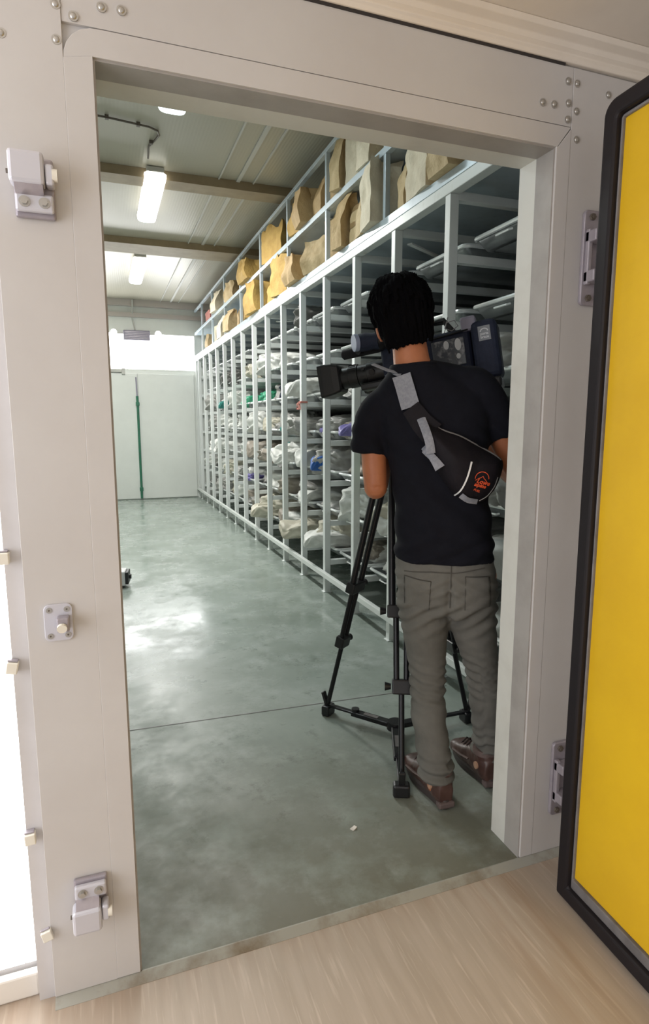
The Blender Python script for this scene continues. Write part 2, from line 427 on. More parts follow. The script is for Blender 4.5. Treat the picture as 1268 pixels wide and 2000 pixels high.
# jamb linings: grey metal half towards the corridor, white half towards the store
mb = MB()
T = .004
mb.box((-.0005, 0, 0), (T, D1, H)); mb.box((W-T, 0, 0), (W+.0005, D1, H)); mb.box((T, 0, H-T), (W-T, D1, H+.0005))
struct('trim_5', mb, M['jamb'], label='grey metal lining on the corridor half of the doorway')
mb = MB()
T2 = .0035
mb.box((-.0005, D1, 0), (T2, D2, H)); mb.box((W-T2, D1, 0), (W+.0005, D2, H)); mb.box((T2, D1, H-T2), (W-T2, D2, H+.0005))
struct('trim_6', mb, M['white_jamb'], label='white lining on the store half of the doorway')
# face sheets of the surround
def rbox_poly(x0, z0, x1, z1, r, corners):
    P = []
    for cx, cz, a0, k in ((x1-r, z1-r, 0, 'tr'), (x0+r, z1-r, PI/2, 'tl'), (x0+r, z0+r, PI, 'bl'), (x1-r, z0+r, 1.5*PI, 'br')):
        if k in corners:
            for i in range(7): P.append((cx+r*math.cos(a0+i*PI/12), cz+r*math.sin(a0+i*PI/12)))
        else: P.append({'tr': (x1, z1), 'tl': (x0, z1), 'bl': (x0, z0), 'br': (x1, z0)}[k])
    return P
surround = tag(bpy.data.objects.new('trim_7', None), 'painted sheet metal surround of the doorway with rivets', None, None, 'structure'); C.objects.link(surround)
mb = MB(); mb.box((PX0+.001, -.006, 0.002), (-.0518, .0055, H+.34)); mb.build('left_sheet', M['frame'], surround, bevel=.0008)
mb = MB(); mb.box((-.0515, -.004, H+.052), (W+.042, .0055, 2.184)); mb.build('top_sheet', M['frame'], surround, bevel=.0008)
mb = MB(); mb.box((W+.043, -.005, 0.002), (W+.62, .0055, 2.184)); mb.build('right_sheet', M['frame'], surround, bevel=.0008)
# rolled lip around the opening
mb = MB()
mb.prism([(-.052, .003), (-.0, .003), (-.0, H), (-.0, H+.0), (-.052, H-.01)], -.0064, .0055)
mb.build('left_lip', M['frame'], surround, bevel=.001)
mb = MB()
P = [(-.003, H), (W+.003, H), (W+.042, H+.05), (0.02, H+.05)]
P += [(-.052+.06-.06*math.cos(a), H-.01+.06*math.sin(a)) for a in (1.4, 1.1, .8, .5, .2, 0)]
mb.prism(P, -.0052, .0055); mb.build('top_lip', M['frame'], surround, bevel=.001)
mb = MB(); mb.prism([(W, .003), (W+.042, .003), (W+.042, H+.046), (W+.004, H), (W, H)], -.0058, .0055); mb.build('right_lip', M['frame'], surround, bevel=.001)
for x, z in ((-.060, 2.072), (-.155, 2.005), (-.062, 2.012), (.021, 2.084), (.057, 2.086), (-.030, 2.058), (1.124, 2.150), (1.152, 2.149), (1.254, 2.140), (1.049, 2.089), (1.084, 2.090), (1.154, 2.085), (1.128, 2.062), (1.159, 2.019), (1.128, 2.10)):
    m = MB(); m.ell((x, -.006, z), (.0065, .0035, .0065), nu=12, nv=6)
    m.tube([(x, -.0035, z), (x, -.0068, z)], .009, 14)
    m.build('rivet', M['bolt'], surround, smooth=True)
# left side: recessed white strip, bright daylit door bay, curb
mb = MB(); mb.box((-.222, .012, FL), (PX0, D1, 2.3)); struct('trim_8', mb, M['side_panel'], label='narrow white strip between the surround and the bright bay')
w2 = tag(bpy.data.objects.new('window_2', None), 'overexposed white daylit bay left of the doorway', None, None, 'structure'); C.objects.link(w2)
for a, b in ((-1.5, -.252), (-.249, -.222)):
    mb = MB(); mb.box((a, .050, .06), (b, .062, 2.2)); mb.build('pane', M['dayglow'], w2)
mb = MB(); mb.box((-1.5, .028, FL), (-.2225, .0495, .048)); mb.build('sill', M['curb'], w2, bevel=.005)
mb = MB(); mb.box((-3.2, .0625, FL), (-.2225, D1, 2.35)); mb.box((-3.2, .012, FL), (-1.5, .0625, 2.35)); mb.box((-3.2, .012, 2.2), (-.2225, .0625, 2.35)); mb.box((-3.2, .0626, -.1), (-.2225, D1, FL)); struct('wall_corridor', mb, M['side_panel'])
# corridor ceiling and cornice
mb = MB(); mb.box((-3.2, -4.2, CC), (2.6, .004, CC+.1)); struct('ceiling_corridor', mb, M['cream'])
mb = MB()
mb.prism([(.004, 2.190), (-.010, 2.190), (-.014, 2.198), (-.014, 2.206), (-.024, 2.212), (-.030, 2.222), (-.050, 2.228), (-.056, CC-.0005), (.004, CC-.0005)], -.6, 2.6, axis=0)
struct('trim_9', mb, M['cream'], bevel=.002, label='cream stepped cornice where the corridor wall meets the ceiling')
mb = MB(); mb.box((-.6, -.006, 2.1835), (1.112, .004, 2.191)); struct('trim_10', mb, M['dark'], label='dark strip painted as the shadow gap under the cornice')  # solid dark strip stands in for the shadow in the cornice gap
mb = MB(); mb.box((2.5, -4.2, FL), (2.6, .004, CC)); struct('wall_corridor_right', mb, M['cream'])

# ------------------------------------------------------------------ yellow door leaf standing open
DL = 1.16; DH = 2.037
door = tag(bpy.data.objects.new('door_1', None), 'yellow insulated cold store door with black rubber gasket standing open', None, None, 'structure')
C.objects.link(door); door.location = (1.117, -.137, 0); door.rotation_euler = (0, 0, math.radians(-2.9))
# local: leaf runs along -y, inner face looks to -x
mb = MB(); mb.box((.034, -DL, .012), (.13, -.002, DH-.006)); mb.build('leaf', M['doorwhite'], door, bevel=.008)
mb = MB(); mb.box((.022, -DL+.05, .062), (.036, -.043, DH-.043)); mb.build('yellow_panel', M['yellow'], door, bevel=.004)
def frame_ring(y0, y1, z0, z1, wy, wz0, wz1, x0, x1, rad, cor=('tr', 'tl', 'br', 'bl')):
    """a rounded-corner ring in the y,z plane"""
    o = rbox_poly(y0, z0, y1, z1, rad, cor); i = rbox_poly(y0+wy, z0+wz0, y1-wy, z1-wz1, rad*.3, cor)
    n = len(o); m = MB()
    vs = [(x0, *p) for p in o]+[(x0, *p) for p in i]+[(x1, *p) for p in o]+[(x1, *p) for p in i]; fs = []
    for j in range(n):
        k = (j+1) % n
        fs += [(j, k, k+n, j+n), (j+2*n, j+3*n, k+3*n, k+2*n), (j, j+2*n, k+2*n, k), (j+n, k+n, k+3*n, j+3*n)]
    return m.add(vs, fs)
frame_ring(-DL, 0, -.008, DH, .042, .042, .040, 0, .034, .035, ('tr', 'tl')).build('gasket', M['gasket'], door, bevel=.008, seg=3)
frame_ring(-DL+.042, -.042, .033, DH-.041, .006, .029, .007, .014, .034, .01, ('tr', 'tl')).build('gasket_lip', M['gasket_lip'], door, bevel=.003)

# hinges on the wall between surround and door
def hinge(name, label, z0, z1):
    t = thing(name, label, 'hinge', (1.192, 0, z0), (0, 0, 0), 'door hinges')
    h = z1-z0
    m = MB(); m.prism(rbox_poly(0, 0, .075, h, .012, ('tl', 'bl', 'tr', 'br')), -.017, -.0055); m.build('base_plate', M['cast'], t, bevel=.003)
    m = MB()
    for a, b in ((.055, .085), (h-.085, h-.055)):
        m.box((.004, -.055, a), (.10, -.016, b))
    m.box((.004, -.032, .05), (.018, -.016, h-.05)); m.build('bracket_arm', M['cast'], t, bevel=.004)
    m = MB(); m.tube([(.085, -.05, .03), (.085, -.05, h-.03)], .013, 14); m.build('hinge_pin', M['cast'], t, smooth=True)
    for q in (.018, h-.018):
        for x in (.022, .055):
            b = MB(); b.tube([(x, -.016, q), (x, -.0235, q)], .009, 6); b.tube([(x, -.0235, q), (x, -.026, q)], .005, 10)
            b.build('bolt', M['cable'], t)
hinge('door_hinge', 'upper grey cast door hinge, high on the wall beside the yellow door', 1.613, 1.853)
hinge('door_hinge', 'lower grey cast door hinge, near the floor beside the yellow door', .125, .360)

# latch keepers on the left of the surround
def keeper(name, label, x0, z0, flip):
    t = thing(name, label, 'latch', (x0, -.006, z0), (0, 0, 0), 'latch keepers')
    hh = .112
    def Z(a, b): return (a, b) if not flip else (hh-b, hh-a)
    m = MB(); a, b = Z(0, .108); m.box((.004, -.012, a), (.074, 0, b)); m.build('back_plate', M['cast'], t, bevel=.004)
    a, b = Z(.050, .106)
    m = MB(); m.box((0, -.052, a), (.060, -.012, b)); m.build('keeper_block', M['cast_light'], t, bevel=.006)
    m = MB(); a, b = Z(.008, .04); m.box((.006, -.026, a), (.072, -.012, b)); m.build('foot', M['cast_light'], t, bevel=.004)
    p = [(-.045, .05), (-.012, .05), (-.012, .036), (-.026, .036)]
    p = [(q[0], q[1] if not flip else hh-q[1]) for q in p]
    m = MB(); m.prism(p, .008, .056, axis=0); m.build('web', M['cast'], t)
    a, b = Z(.052, .088)
    m = MB(); m.box((.061, -.046, a), (.076, -.012, b)); ro = m.build('roller_housing', M['cast_light'], t, bevel=.004)
    m = MB(); zc = (a+b)/2; m.tube([(.073, -.040, zc), (.082, -.040, zc)], .011, 14); m.build('roller', M['nylon'], ro, smooth=True)
    zc = sum(Z(.016, .032))/2
    for x in (.022, .056):
        m = MB(); m.tube([(x, -.025, zc), (x, -.0275, zc)], .010, 16); m.tube([(x, -.027, zc), (x, -.033, zc)], .0065, 6); m.build('bolt', M['bolt'], t, smooth=.5)
    m = MB(); zc = sum(Z(.064, .080))/2; m.tube([(-.005, -.03, zc), (.001, -.03, zc)], .0045, 8); m.build('pin', M['cable'], t)
keeper('latch_keeper', 'upper grey latch keeper with roller on the surround left of the doorway', -.155, 1.688, False)
keeper('latch_keeper', 'lower grey latch keeper with roller near the foot of the surround', -.136, .178, True)
t = thing('strike_plate', 'grey four screw strike plate with white button left of the doorway', 'strike plate', (-.154, -.006, .849))
mb = MB(); mb.prism(rbox_poly(0, 0, .056, .08, .012, ('tl', 'tr', 'bl', 'br')), -.005, 0); mb.build('plate', M['cast_light'], t, bevel=.0015)
mb = MB(); mb.box((.026, -.032, .026), (.050, -.005, .056)); st = mb.build('stud', M['cast'], t, bevel=.003)
mb = MB(); mb.tube([(.036, -.031, .037), (.036, -.037, .035)], .010, 16); mb.build('button', M['nylon'], st, smooth=True)
for x, z in ((.011, .068), (.045, .068), (.011, .012), (.045, .012)):
    mb = MB(); mb.tube([(x, -.0045, z), (x, -.0065, z)], .006, 14); q = mb.build('screw', M['bolt'], t, smooth=.5)
    mb = MB(); mb.tube([(x, -.0064, z), (x, -.0071, z)], .002, 8); mb.build('screw_socket', M['cable'], q)
for i, (x, z, ry, lb) in enumerate(((-.221, 1.032, 0, 'white plastic clip level with the middle of the surround, topmost of four'), (-.221, .799, .2, 'white plastic clip just below the strike plate, tilted'), (-.213, .405, -.05, 'white plastic clip beside the bright bay, second from the floor'), (-.193, .170, -.25, 'white plastic clip beside the lower latch keeper, nearest the floor'))):
    t = thing('wall_clip', lb, 'clip', (x, .004 if i < 3 else -.006, z), (0, ry, 0), 'white clips along the surround')
    mb = MB(); mb.box((-.011, -.012, -.012), (.011, .008 if i < 3 else 0, .012)); mb.build('clip_body', M['nylon'], t, bevel=.002)
    mb = MB(); mb.box((-.011, -.006, .0125), (.009, .007 if i < 3 else -.001, .016)); mb.build('clip_hook', M['cast'], t, bevel=.001)

# ------------------------------------------------------------------ lamps, emergency light, pipe, conduits, floor box
def lamp(label, x, y0, y1, glow, wid=.085, power=1.0):
    L_ = y1-y0
    t = thing('ceiling_lamp', label, 'ceiling lamp', (x, (y0+y1)/2, CZ), (0, 0, 0), 'fluorescent ceiling lamps')
    m = MB(); m.box((-wid*.8, -L_/2, -.045), (wid*.8, L_/2, -.001)); m.build('housing', M['lampbody'], t, bevel=.008)
    m = MB(); pr = []
    for yy, k in ((-L_/2, .72), (-L_/2+.03, 1), (L_/2-.03, 1), (L_/2, .72)):
        pr.append([(wid*k*math.copysign(abs(math.cos(a))**.6, math.cos(a)), yy, -.045-.062*k*math.sin(a)**.45) for a in [PI*i/12 for i in range(13)]])
    m.rings(pr); m.build('diffuser', glow, t, smooth=.9)
    for yy in (-L_/2+.012, L_/2-.012):
        m = MB(); m.box((-wid*.6, yy-.012, -.06), (-wid*.25, yy+.012, -.044)); m.build('clip', M['lampbody'], t)
    a = area('lamp_light', (x, (y0+y1)/2, CZ-.135), (0, 0, 0), .16, L_, LAMP_W*power, (1, .985, .94) if glow is M['lampglow'] else (.86, .98, 1))
    return t
lamp('nearest ceiling lamp, cut by the top of the doorway', .485, 1.75, 2.80, M['lampcold'], power=.2)
lamp('middle fluorescent ceiling lamp in front of the nearer beam', .475, 3.86, 4.96, M['lampglow'])
lamp('farthest fluorescent ceiling lamp behind the second beam', .505, 6.45, 7.68, M['lampglow'], power=.7)
t = thing('conduit', 'dark cable running across the ceiling and down to the middle lamp', 'conduit', (.41, 3.0, CZ))
mb = MB(); mb.tube([(-1.5, .12, -.012), (-.3, .16, -.012), (-.03, .20, -.012), (.03, .24, -.012), (.045, .30, -.012), (.02, .40, -.012), (-.01, .50, -.012), (-.005, .66, -.03)], .007, 8); mb.build('cable', M['cable'], t, smooth=True)
for p in ((-.3, .16), (-.1, .19), (.0, .43)):
    mb = MB(); mb.box((p[0]-.012, p[1]-.012, -.024), (p[0]+.012, p[1]+.012, -.0004)); mb.build('saddle', M['cable'], t)
t = thing('emergency_light', 'twin head emergency light with violet grey box above the far window', 'emergency light', (.585, F, 2.74))
mb = MB(); mb.box((-.21, -.09, -.085), (.21, -.006, .075)); hb = mb.build('housing', M['violetgrey'], t, bevel=.012)
mb = MB()
for k in range(5): mb.box((-.19, -.096, -.06+k*.026), (.19, -.089, -.053+k*.026))
mb.build('louvre', M['cast'], hb)
for x in (-.36, .34):
    mb = MB(); mb.tube([(x, -.03, .04), (x, -.10, .03)], [.045, .055], 16); hd = mb.build('lamp_head', M['lampbody'], t, smooth=.6)
    mb = MB(); mb.ell((x, -.10, .03), (.05, .02, .05)); mb.build('bulb', M['bulb'], hd, smooth=True)
mb = MB(); mb.box((-.38, -.03, .015), (.36, -.006, .04)); mb.build('bracket', M['lampbody'], t)
mb = MB(); mb.tube([(-.02, -.02, .07), (-.06, -.02, .30), (-.05, -.06, .38), (-.05, -.115, .50), (-.05, -.12, .55)], .012, 8); mb.build('cable', M['lampbody'], t, smooth=True)
t = thing('green_pipe', 'thin green vertical pipe over the seam of the far white door', 'pipe', (.55, F-.048, 0))
mb = MB(); mb.tube([(0, 0, .02), (0, 0, 1.55), (-.004, 0, 1.75)], .020, 12); mb.build('pipe', M['green'], t, smooth=True)
mb = MB(); mb.tube([(-.004, 0, 1.75), (-.01, 0, 2.06)], .011, 10); mb.build('rod', M['violetgrey'], t, smooth=True)
for z in (.18, 1.62):
    mb = MB(); mb.box((-.03, -.022, z-.03), (.03, .018, z+.03)); mb.build('clamp', M['green'], t, bevel=.005)
t = thing('work_light', 'small white box with black face standing on the floor behind the left jamb', 'work light', (-.03, 3.63, 0), (0, 0, -.15))
mb = MB(); mb.box((-.09, -.06, .02), (.125, .09, .135)); mb.build('case', M['whitelabel'], t, bevel=.008)
mb = MB(); mb.box((.126, -.055, .03), (.15, .085, .128)); fa = mb.build('front_face', M['black'], t, bevel=.005)
mb = MB(); mb.tube([(.15, .015, .08), (.165, .015, .08)], .02, 14); mb.build('knob', M['black'], fa, smooth=.5)
for x in (-.06, .09):
    mb = MB(); mb.box((x-.015, -.05, 0), (x+.015, .08, .021)); mb.build('foot', M['black'], t)

t = thing('paper_scrap', 'tiny pale pink paper scrap lying on the floor just inside the doorway', 'paper scrap', (.678, .292, 0), (0, 0, .5))
mb = MB(); mb.box((-.009, -.007, .0005), (.009, .007, .002)); mb.box((-.002, -.008, .002), (.010, .004, .005), rot=(0, -.25, 0)); mb.build('scrap', M['curb'], t)
# ------------------------------------------------------------------ mortuary rack
SP, Y0 = .5597, 1.772
TIER = [.235+.305*i for i in range(7)]; TOP = 2.365
PS = .046                       # post section
RD = 2.05                       # depth of the rack
K0, K1 = -3, 14
def py(k): return Y0+SP*k if k < 14 else F-.06
rack = thing('mortuary_rack', 'long white tube steel rack of tray bays along the right of the store', 'rack', (R, Y0, 0))
mbp = MB(); mbp.box((0, 0, .004), (PS, PS, TOP-.02)); mbp.box((-.012, -.006, 0), (PS+.012, PS+.006, .006))
beam_me = None
for k in range(K0, K1+1):
    if k == K0:
        p0 = mbp.build('upright', M['rack'], rack, bevel=.003); up = p0
    else:
        up = p0.copy(); C.objects.link(up); up.parent = rack
    up.location = (0, py(k)-Y0, 0)
    for i, z in enumerate(TIER+[TOP-.025]):
        if beam_me is None:
            m = MB(); m.box((PS+.001, .002, -.02), (RD, PS-.002, .02)); b = m.build('cross_beam', M['rack'], up, bevel=.003); beam_me = b.data
        else:
            b = bpy.data.objects.new('cross_beam', beam_me); C.objects.link(b); b.parent = up
        b.location = (0, 0, z)
    m = bpy.data.objects.new('rear_post', p0.data); C.objects.link(m); m.parent = up; m.location = (RD, 0, 0)
mb = MB(); mb.box((-.004, SP*K0, TOP-.02), (PS+.004, py(K1)-Y0+PS, TOP+.03)); mb.build('top_rail', M['rail'], rack, bevel=.003)
mb = MB(); mb.box((-.032, SP*K0, .135), (-.001, py(K1)-Y0+PS, .172)); mb.build('bottom_rail', M['rail'], rack, bevel=.003)
mb = MB(); mb.box((RD-.01, SP*K0, TOP-.02), (RD+PS, py(K1)-Y0+PS, TOP+.03)); mb.build('rear_rail', M['rail'], rack, bevel=.003)
for k in (0, 4, 8, 12):          # flat diagonal braces under the top
    mb = MB(); mb.box((.1, -.015, -.004), (1.05, .015, .004), rot=(0, 0, .55 if k % 8 == 0 else -.55), at=(.1, 0, 0))
    mb.build('brace', M['rack'], rack, loc=(0, SP*k+(.02 if k % 8 == 0 else .53), TOP-.08))

# trays: pan with rolled rim
def make_tray():
    t = thing('steel_tray', 'tray', 'tray', (0, 0, 0), (0, 0, 0), 'steel trays in the rack')
    Lx, wy, h = 1.87, .240, .053
    def rr(x0, x1, y, z, r=.03, n=5):
        P = []
        for cx, cy, a0 in ((x1-r, y-r, 0), (x0+r, y-r, PI/2), (x0+r, -y+r, PI), (x1-r, -y+r, 1.5*PI)):
            P += [(cx+r*math.cos(a0+i*PI/2/n), cy+r*math.sin(a0+i*PI/2/n), z) for i in range(n+1)]
        return P
    m = MB()
    m.rings([rr(0, Lx, wy, 0), rr(.012, Lx-.012, wy-.012, -.02), rr(.035, Lx-.035, wy-.030, -h), rr(.06, Lx-.06, wy-.05, -h-.004),
             ], caps=False)
    n = 24
    a = rr(.06, Lx-.06, wy-.05, -h-.004); m.add(a, [tuple(range(len(a)))])
    pan = m.build('pan', M['steel'], t, smooth=.9)
    k = pan.modifiers.new('t', 'SOLIDIFY'); k.thickness = .002; k.offset = 1
    m = MB(); P = rr(-.004, Lx+.004, wy+.005, 0, .035, 6); P = [Vector(p) for p in P]; P.append(P[0]); P.append(P[1])
    m.tube(P, .0105, 8, caps=False); m.build('rim', M['rim'], t, smooth=True)
    m = MB(); m.tube([(-.008, -.05, -.03), (-.022, -.045, -.034), (-.022, .045, -.034), (-.008, .05, -.03)], .005, 8); m.build('handle', M['rim'], t, smooth=True)
    return t
ordn = ['lowest', 'second', 'third', 'fourth', 'fifth', 'sixth', 'topmost']
bayn = ['first', 'second', 'third', 'fourth', 'fifth', 'sixth', 'seventh', 'eighth', 'ninth', 'tenth', 'eleventh', 'twelfth', 'thirteenth', 'fourteenth', 'fifteenth', 'sixteenth']
def bay_word(k):
    j = k+2
    if j < 9: return bayn[j]+' bay from the doorway'
    return {14: 'farthest tray bay', 13: 'second farthest tray bay', 12: 'third farthest tray bay', 11: 'fourth farthest tray bay', 10: 'fifth farthest tray bay', 9: 'sixth farthest tray bay'}[j]
rt = random.Random(3)
tray0 = make_tray(); first = True
SKIP_TRAY = set()
for k in range(-2, 13):
    for i in range(7):
        if (k, i) in SKIP_TRAY: continue
        loc = (R+.112+rt.uniform(-.015, .02), py(k)+PS/2+SP/2+rt.uniform(-.004, .004), TIER[i]+.081)
        lb = 'steel body tray on the %s tier, %s' % (ordn[i], bay_word(k))
        if first: tray0.location = loc; tray0['label'] = lb; first = False
        else: dup(tray0, loc, None, lb)

# ------------------------------------------------------------------ bags lying on the trays
def crumple(p, sc, seed):
    q = p*sc+Vector((seed*3.7, seed*1.3, seed*2.1))
    return 1-2*abs(noise.noise(q))
def bag_mesh(name, seed, L_, w_, h_, style):
    """a crumpled film bag lying on its side: folds and peaks from ridged noise, flat underneath"""
    bm = bmesh.new(); bmesh.ops.create_icosphere(bm, subdivisions=5, radius=1)
    rr = random.Random(seed)
    lumps = [(Vector((rr.uniform(-.8, .8), rr.uniform(-.7, .7), rr.uniform(.1, .9))), rr.uniform(.25, .5), rr.uniform(.10, .26)) for _ in range(5)]
    for v in bm.verts:
        d = v.co.copy()
        p = Vector([math.copysign(abs(c)**.72, c) for c in d])
        g = .99+.14*crumple(d, 1.6, seed)+.11*crumple(d, 3.0, seed+5)+.05*crumple(d, 6.5, seed+9)+.014*crumple(d, 13, seed+2)
        for c, s, a in lumps:
            g += a*math.exp(-((d-c).length/s)**2)
        p = p*g*.86
        x, y, z = p.x*L_/2, p.y*w_/2, p.z*h_*.5
        if style == 'tail' and d.x < -.55: x -= (-.55-d.x)*.18; z += (-.55-d.x)*.10*math.sin(d.y*5+seed)
        z = max(z+h_*.42, .0+.004*noise.noise(d*6))
        v.co = Vector((x, max(-.236, min(.236, y)), z))
    me = bpy.data.meshes.new(name); bm.to_mesh(me); bm.free()
    for p in me.polygons: p.use_smooth = True
    return me
bag_meshes = [bag_mesh('film_bag', s, .86, .46, h, st) for s, h, st in ((1, .21, ''), (2, .17, 'tail'), (3, .24, 'tail'), (4, .19, ''), (5, .22, 'tail'), (6, .15, ''))]
small_meshes = [bag_mesh('small_bag', s, .30, .26, h, st) for s, h, st in ((11, .15, 'tail'), (12, .12, ''), (13, .17, 'tail'))]
def film_bag(k, i, colour, word, me=None, dx=0, dy=0, sc=(1, 1, 1), small=False, where=None, rz=None, dz=0):
    rr = random.Random(k*17+i*5+(40 if small else 0)+len(word))
    src = (small_meshes if small else bag_meshes)[me if me is not None else rr.randrange(3 if small else 6)]
    dat = film_cache.get((src.name, colour))
    if dat is None:
        dat = src.copy(); dat.materials.append(M[colour]); film_cache[(src.name, colour)] = dat
    o = bpy.data.objects.new('plastic_bag', dat); C.objects.link(o)
    x = R+.125+(.15 if small else .43)+dx
    o.location = (x, py(k)+PS/2+SP/2+dy, TIER[i]+.026+(.0 if not small else .02)+dz)
    o.rotation_euler = (0, 0, rz if rz is not None else rr.uniform(-.05, .05))
    o.scale = sc
    tag(o, (where or '%s plastic bag on the %s tier tray, %s' % (word, ordn[i], bay_word(k))), 'plastic bag', 'plastic bags on the trays')
    return o
film_cache = {}
# tier by tier colours read from the photograph, bay by bay from the doorway (bay -2) to the far wall (bay 13)
words = {'pl_white': 'crumpled white', 'pl_grey': 'grey translucent', 'pl_cream': 'cream white', 'pl_beige': 'beige', 'pl_dark': 'dark grey', 'pl_green': 'bright green', 'pl_teal': 'teal', 'pl_blue': 'blue', 'pl_purple': 'purple', 'pl_lime': 'pale green', 'pl_navy': 'dark navy'}
W_, G_, K_, B_, D_, N_ = 'pl_white', 'pl_grey', 'pl_cream', 'pl_beige', 'pl_dark', 'pl_navy'
ROWS = {0: [W_, G_, W_, W_, K_, W_, W_, K_, B_, G_, W_, K_, G_, W_, G_, None],
        1: [W_, G_, W_, W_, G_, G_, B_, W_, G_, W_, G_, K_, W_, G_, W_, None],
        2: [G_, W_, W_, B_, G_, K_, G_, B_, W_, W_, G_, W_, W_, W_, G_, None],
        3: [W_, B_, G_, B_, G_, G_, W_, G_, W_, W_, W_, W_, W_, G_, None, None],
        4: [G_, None, G_, G_, W_, None, N_, G_, 'pl_green', 'pl_green', W_, W_, W_, G_, None, None],
        5: [None, None, None, None, None, None, W_, W_, K_, G_, D_, D_, None, None, None, None],
        6: [None, None, None, None, None, D_, None, None, None, None, None, None, None, None, None, None]}
rb = random.Random(21)
for i, row in ROWS.items():
    for j, c in enumerate(row):
        if c and j < 15: film_bag(j-2, i, c, words[c], dx=rb.uniform(-.05, .05), sc=(rb.uniform(.9, 1.05), rb.uniform(.92, 1.0), rb.uniform(1.0, 1.32)))
rq = random.Random(77)
for k in range(-1, 9):           # a second smaller bag beside or on top of the large one
    for i in (0, 1, 2, 3):
        if rq.random() < .45:
            c = rq.choice([W_, W_, K_, G_, B_, D_]); sd = rq.choice([-1, 1])
            film_bag(k, i, c, words[c], rq.randrange(3), rq.uniform(-.02, .08), sd*rq.uniform(.03, .06), (rq.uniform(.9, 1.4), rq.uniform(.8, 1.0), rq.uniform(.9, 1.3)), True,
                     where='small %s bag, %s side of the %s tier tray, %s' % (words[c], 'far' if sd > 0 else 'near', ordn[i], bay_word(k)), rz=rq.uniform(-.6, .6), dz=rq.uniform(.01, .06))
# small distinct pieces
film_bag(2, 2, 'pl_blue', 'blue', 0, -.02, .05, where='small bright blue plastic bag on the third tier, left of the cameraman', small=True, dz=.03)
film_bag(2, 3, 'pl_purple', 'purple', 1, -.03, .02, (1, 1, .7), True, where='purple plastic piece on the fourth tier tray, two gaps left of the cameraman', dz=.015)
film_bag(1, 3, 'pl_purple', 'purple', 0, -.04, -.06, (1, 1, .7), True, where='purple plastic piece on the fourth tier tray just left of the cameraman sleeve', dz=.015)
film_bag(4, 3, 'pl_teal', 'teal', 1, -.03, .06, (1, 1.3, .75), True, where='dark teal plastic piece on the fourth tier tray, seventh bay', dz=.01)
film_bag(4, 2, 'pl_teal', 'teal', 2, .10, .05, (1, 1, 1.2), True, where='dark green plastic lump behind a cream bag on the third tier', dz=.08)
film_bag(0, 2, 'pl_lime', 'lime', 2, -.03, .0, (1, 1.2, .9), True, where='pale green plastic bag on the third tier beside the cameraman elbow', dz=.02)
film_bag(9, 4, 'pl_teal', 'teal', 0, -.05, .05, (1, 1.2, .9), True, where='teal plastic end hanging from the fifth tier tray beside the bright green bags', dz=.0)
film_bag(1, 4, 'pl_lime', 'lime', 1, -.02, -.02, (1, 1, .8), True, where='pale mint plastic piece on the fifth tier tray below the camcorder lens', dz=.01)
film_bag(7, 1, 'pl_purple', 'purple', 1, -.04, -.05, (1, 1, .8), True, where='lilac plastic piece on the second tier tray, tenth bay from the doorway', dz=.01)
film_bag(0, 1, 'pl_white', 'white', 2, -.02, -.03, (1, 1.2, 1.1), True, where='crisp white plastic bag on the second tier beside the tripod leg', dz=.02)
film_bag(2, 0, 'pl_white', 'white', 0, -.06, -.04, (1.2, 1.2, 1.0), True, where='white paper printed sheet bag slumped on the lowest tier, left of the tripod', dz=.03)
film_bag(3, 0, 'pl_cream', 'cream', 2, -.08, .0, (1.3, 1.1, 1.0), True, where='cream plastic bag spilling over the lowest tray edge, sixth bay', dz=.0)
film_bag(5, 0, 'pl_cream', 'cream', 0, -.06, .05, (1.3, 1.4, 1.1), True, where='cream plastic bag bulging over the lowest tray edge, eighth bay', dz=.02)
film_bag(4, 2, 'pl_white', 'white', 2, -.06, -.06, (1.1, 1.3, 1.0), True, where='gathered white plastic bag on the third tier beside the cream bag', dz=.02)
film_bag(3, 4, 'pl_white', 'white', 0, -.05, .0, (1.1, 1.5, 1.1), True, where='bright white plastic bag on the fifth tier just left of the lens hood', dz=.03)
# faded ribbon tied to an upright
t = thing('ribbon', 'faded red ribbon tied round an upright at the fifth tier', 'ribbon', (R-.004, py(3)+PS/2, 1.475))
mb = MB(); mb.box((-.004, -.03, -.010), (PS+.01, .03, .006)); mb.build('band', M['red_ribbon'], t, bevel=.003)
mb = MB()
for s in (-1, 1):
    mb.tube([(-.006, .01*s, -.004), (-.016, .035*s, -.02), (-.014, .045*s, -.055), (-.008, .02*s, -.06), (-.008, .01*s, -.02)], .005, 6, flat=2.0)
mb.build('loop', M['red_ribbon'], t, smooth=True)

# ------------------------------------------------------------------ shelf rack on top with kraft paper bags
shelf = thing('shelf_rack', 'pale blue steel shelving standing on top of the white rack', 'shelving', (R-.002, 0, TOP+.0305))
SZ = .385; UT = .76
UY = [-.0+.95*i for i in range(0, 10)]
mbp = MB(); mbp.box((0, 0, 0), (.03, .03, UT+.02)); first_post = None
for y in UY[1:]:
    for x in (0, .95):
        if first_post is None: first_post = mbp.build('shelf_post', M['rackblue'], shelf, bevel=.002); o = first_post
        else: o = first_post.copy(); C.objects.link(o); o.parent = shelf
        o.location = (x, y, 0)
for z, nm, h in ((.0, 'base_rail', .045), (SZ, 'shelf_rail', .04), (UT, 'top_rail', .03)):
    mb = MB(); mb.box((-.003, .3, z-.0), (.032, 9.36-.03, z+h)); mb.build(nm, M['rackblue'], shelf, bevel=.002)
    mb = MB(); mb.box((.945, .3, z-.0), (.98, 9.36-.03, z+h)); mb.build(nm, M['rackblue'], shelf, bevel=.002)
for z in (.012, SZ+.006):
    mb = MB(); mb.box((.033, .3, z), (.944, 9.33, z+.018)); mb.build('shelf_board', M['rackblue'], shelf)

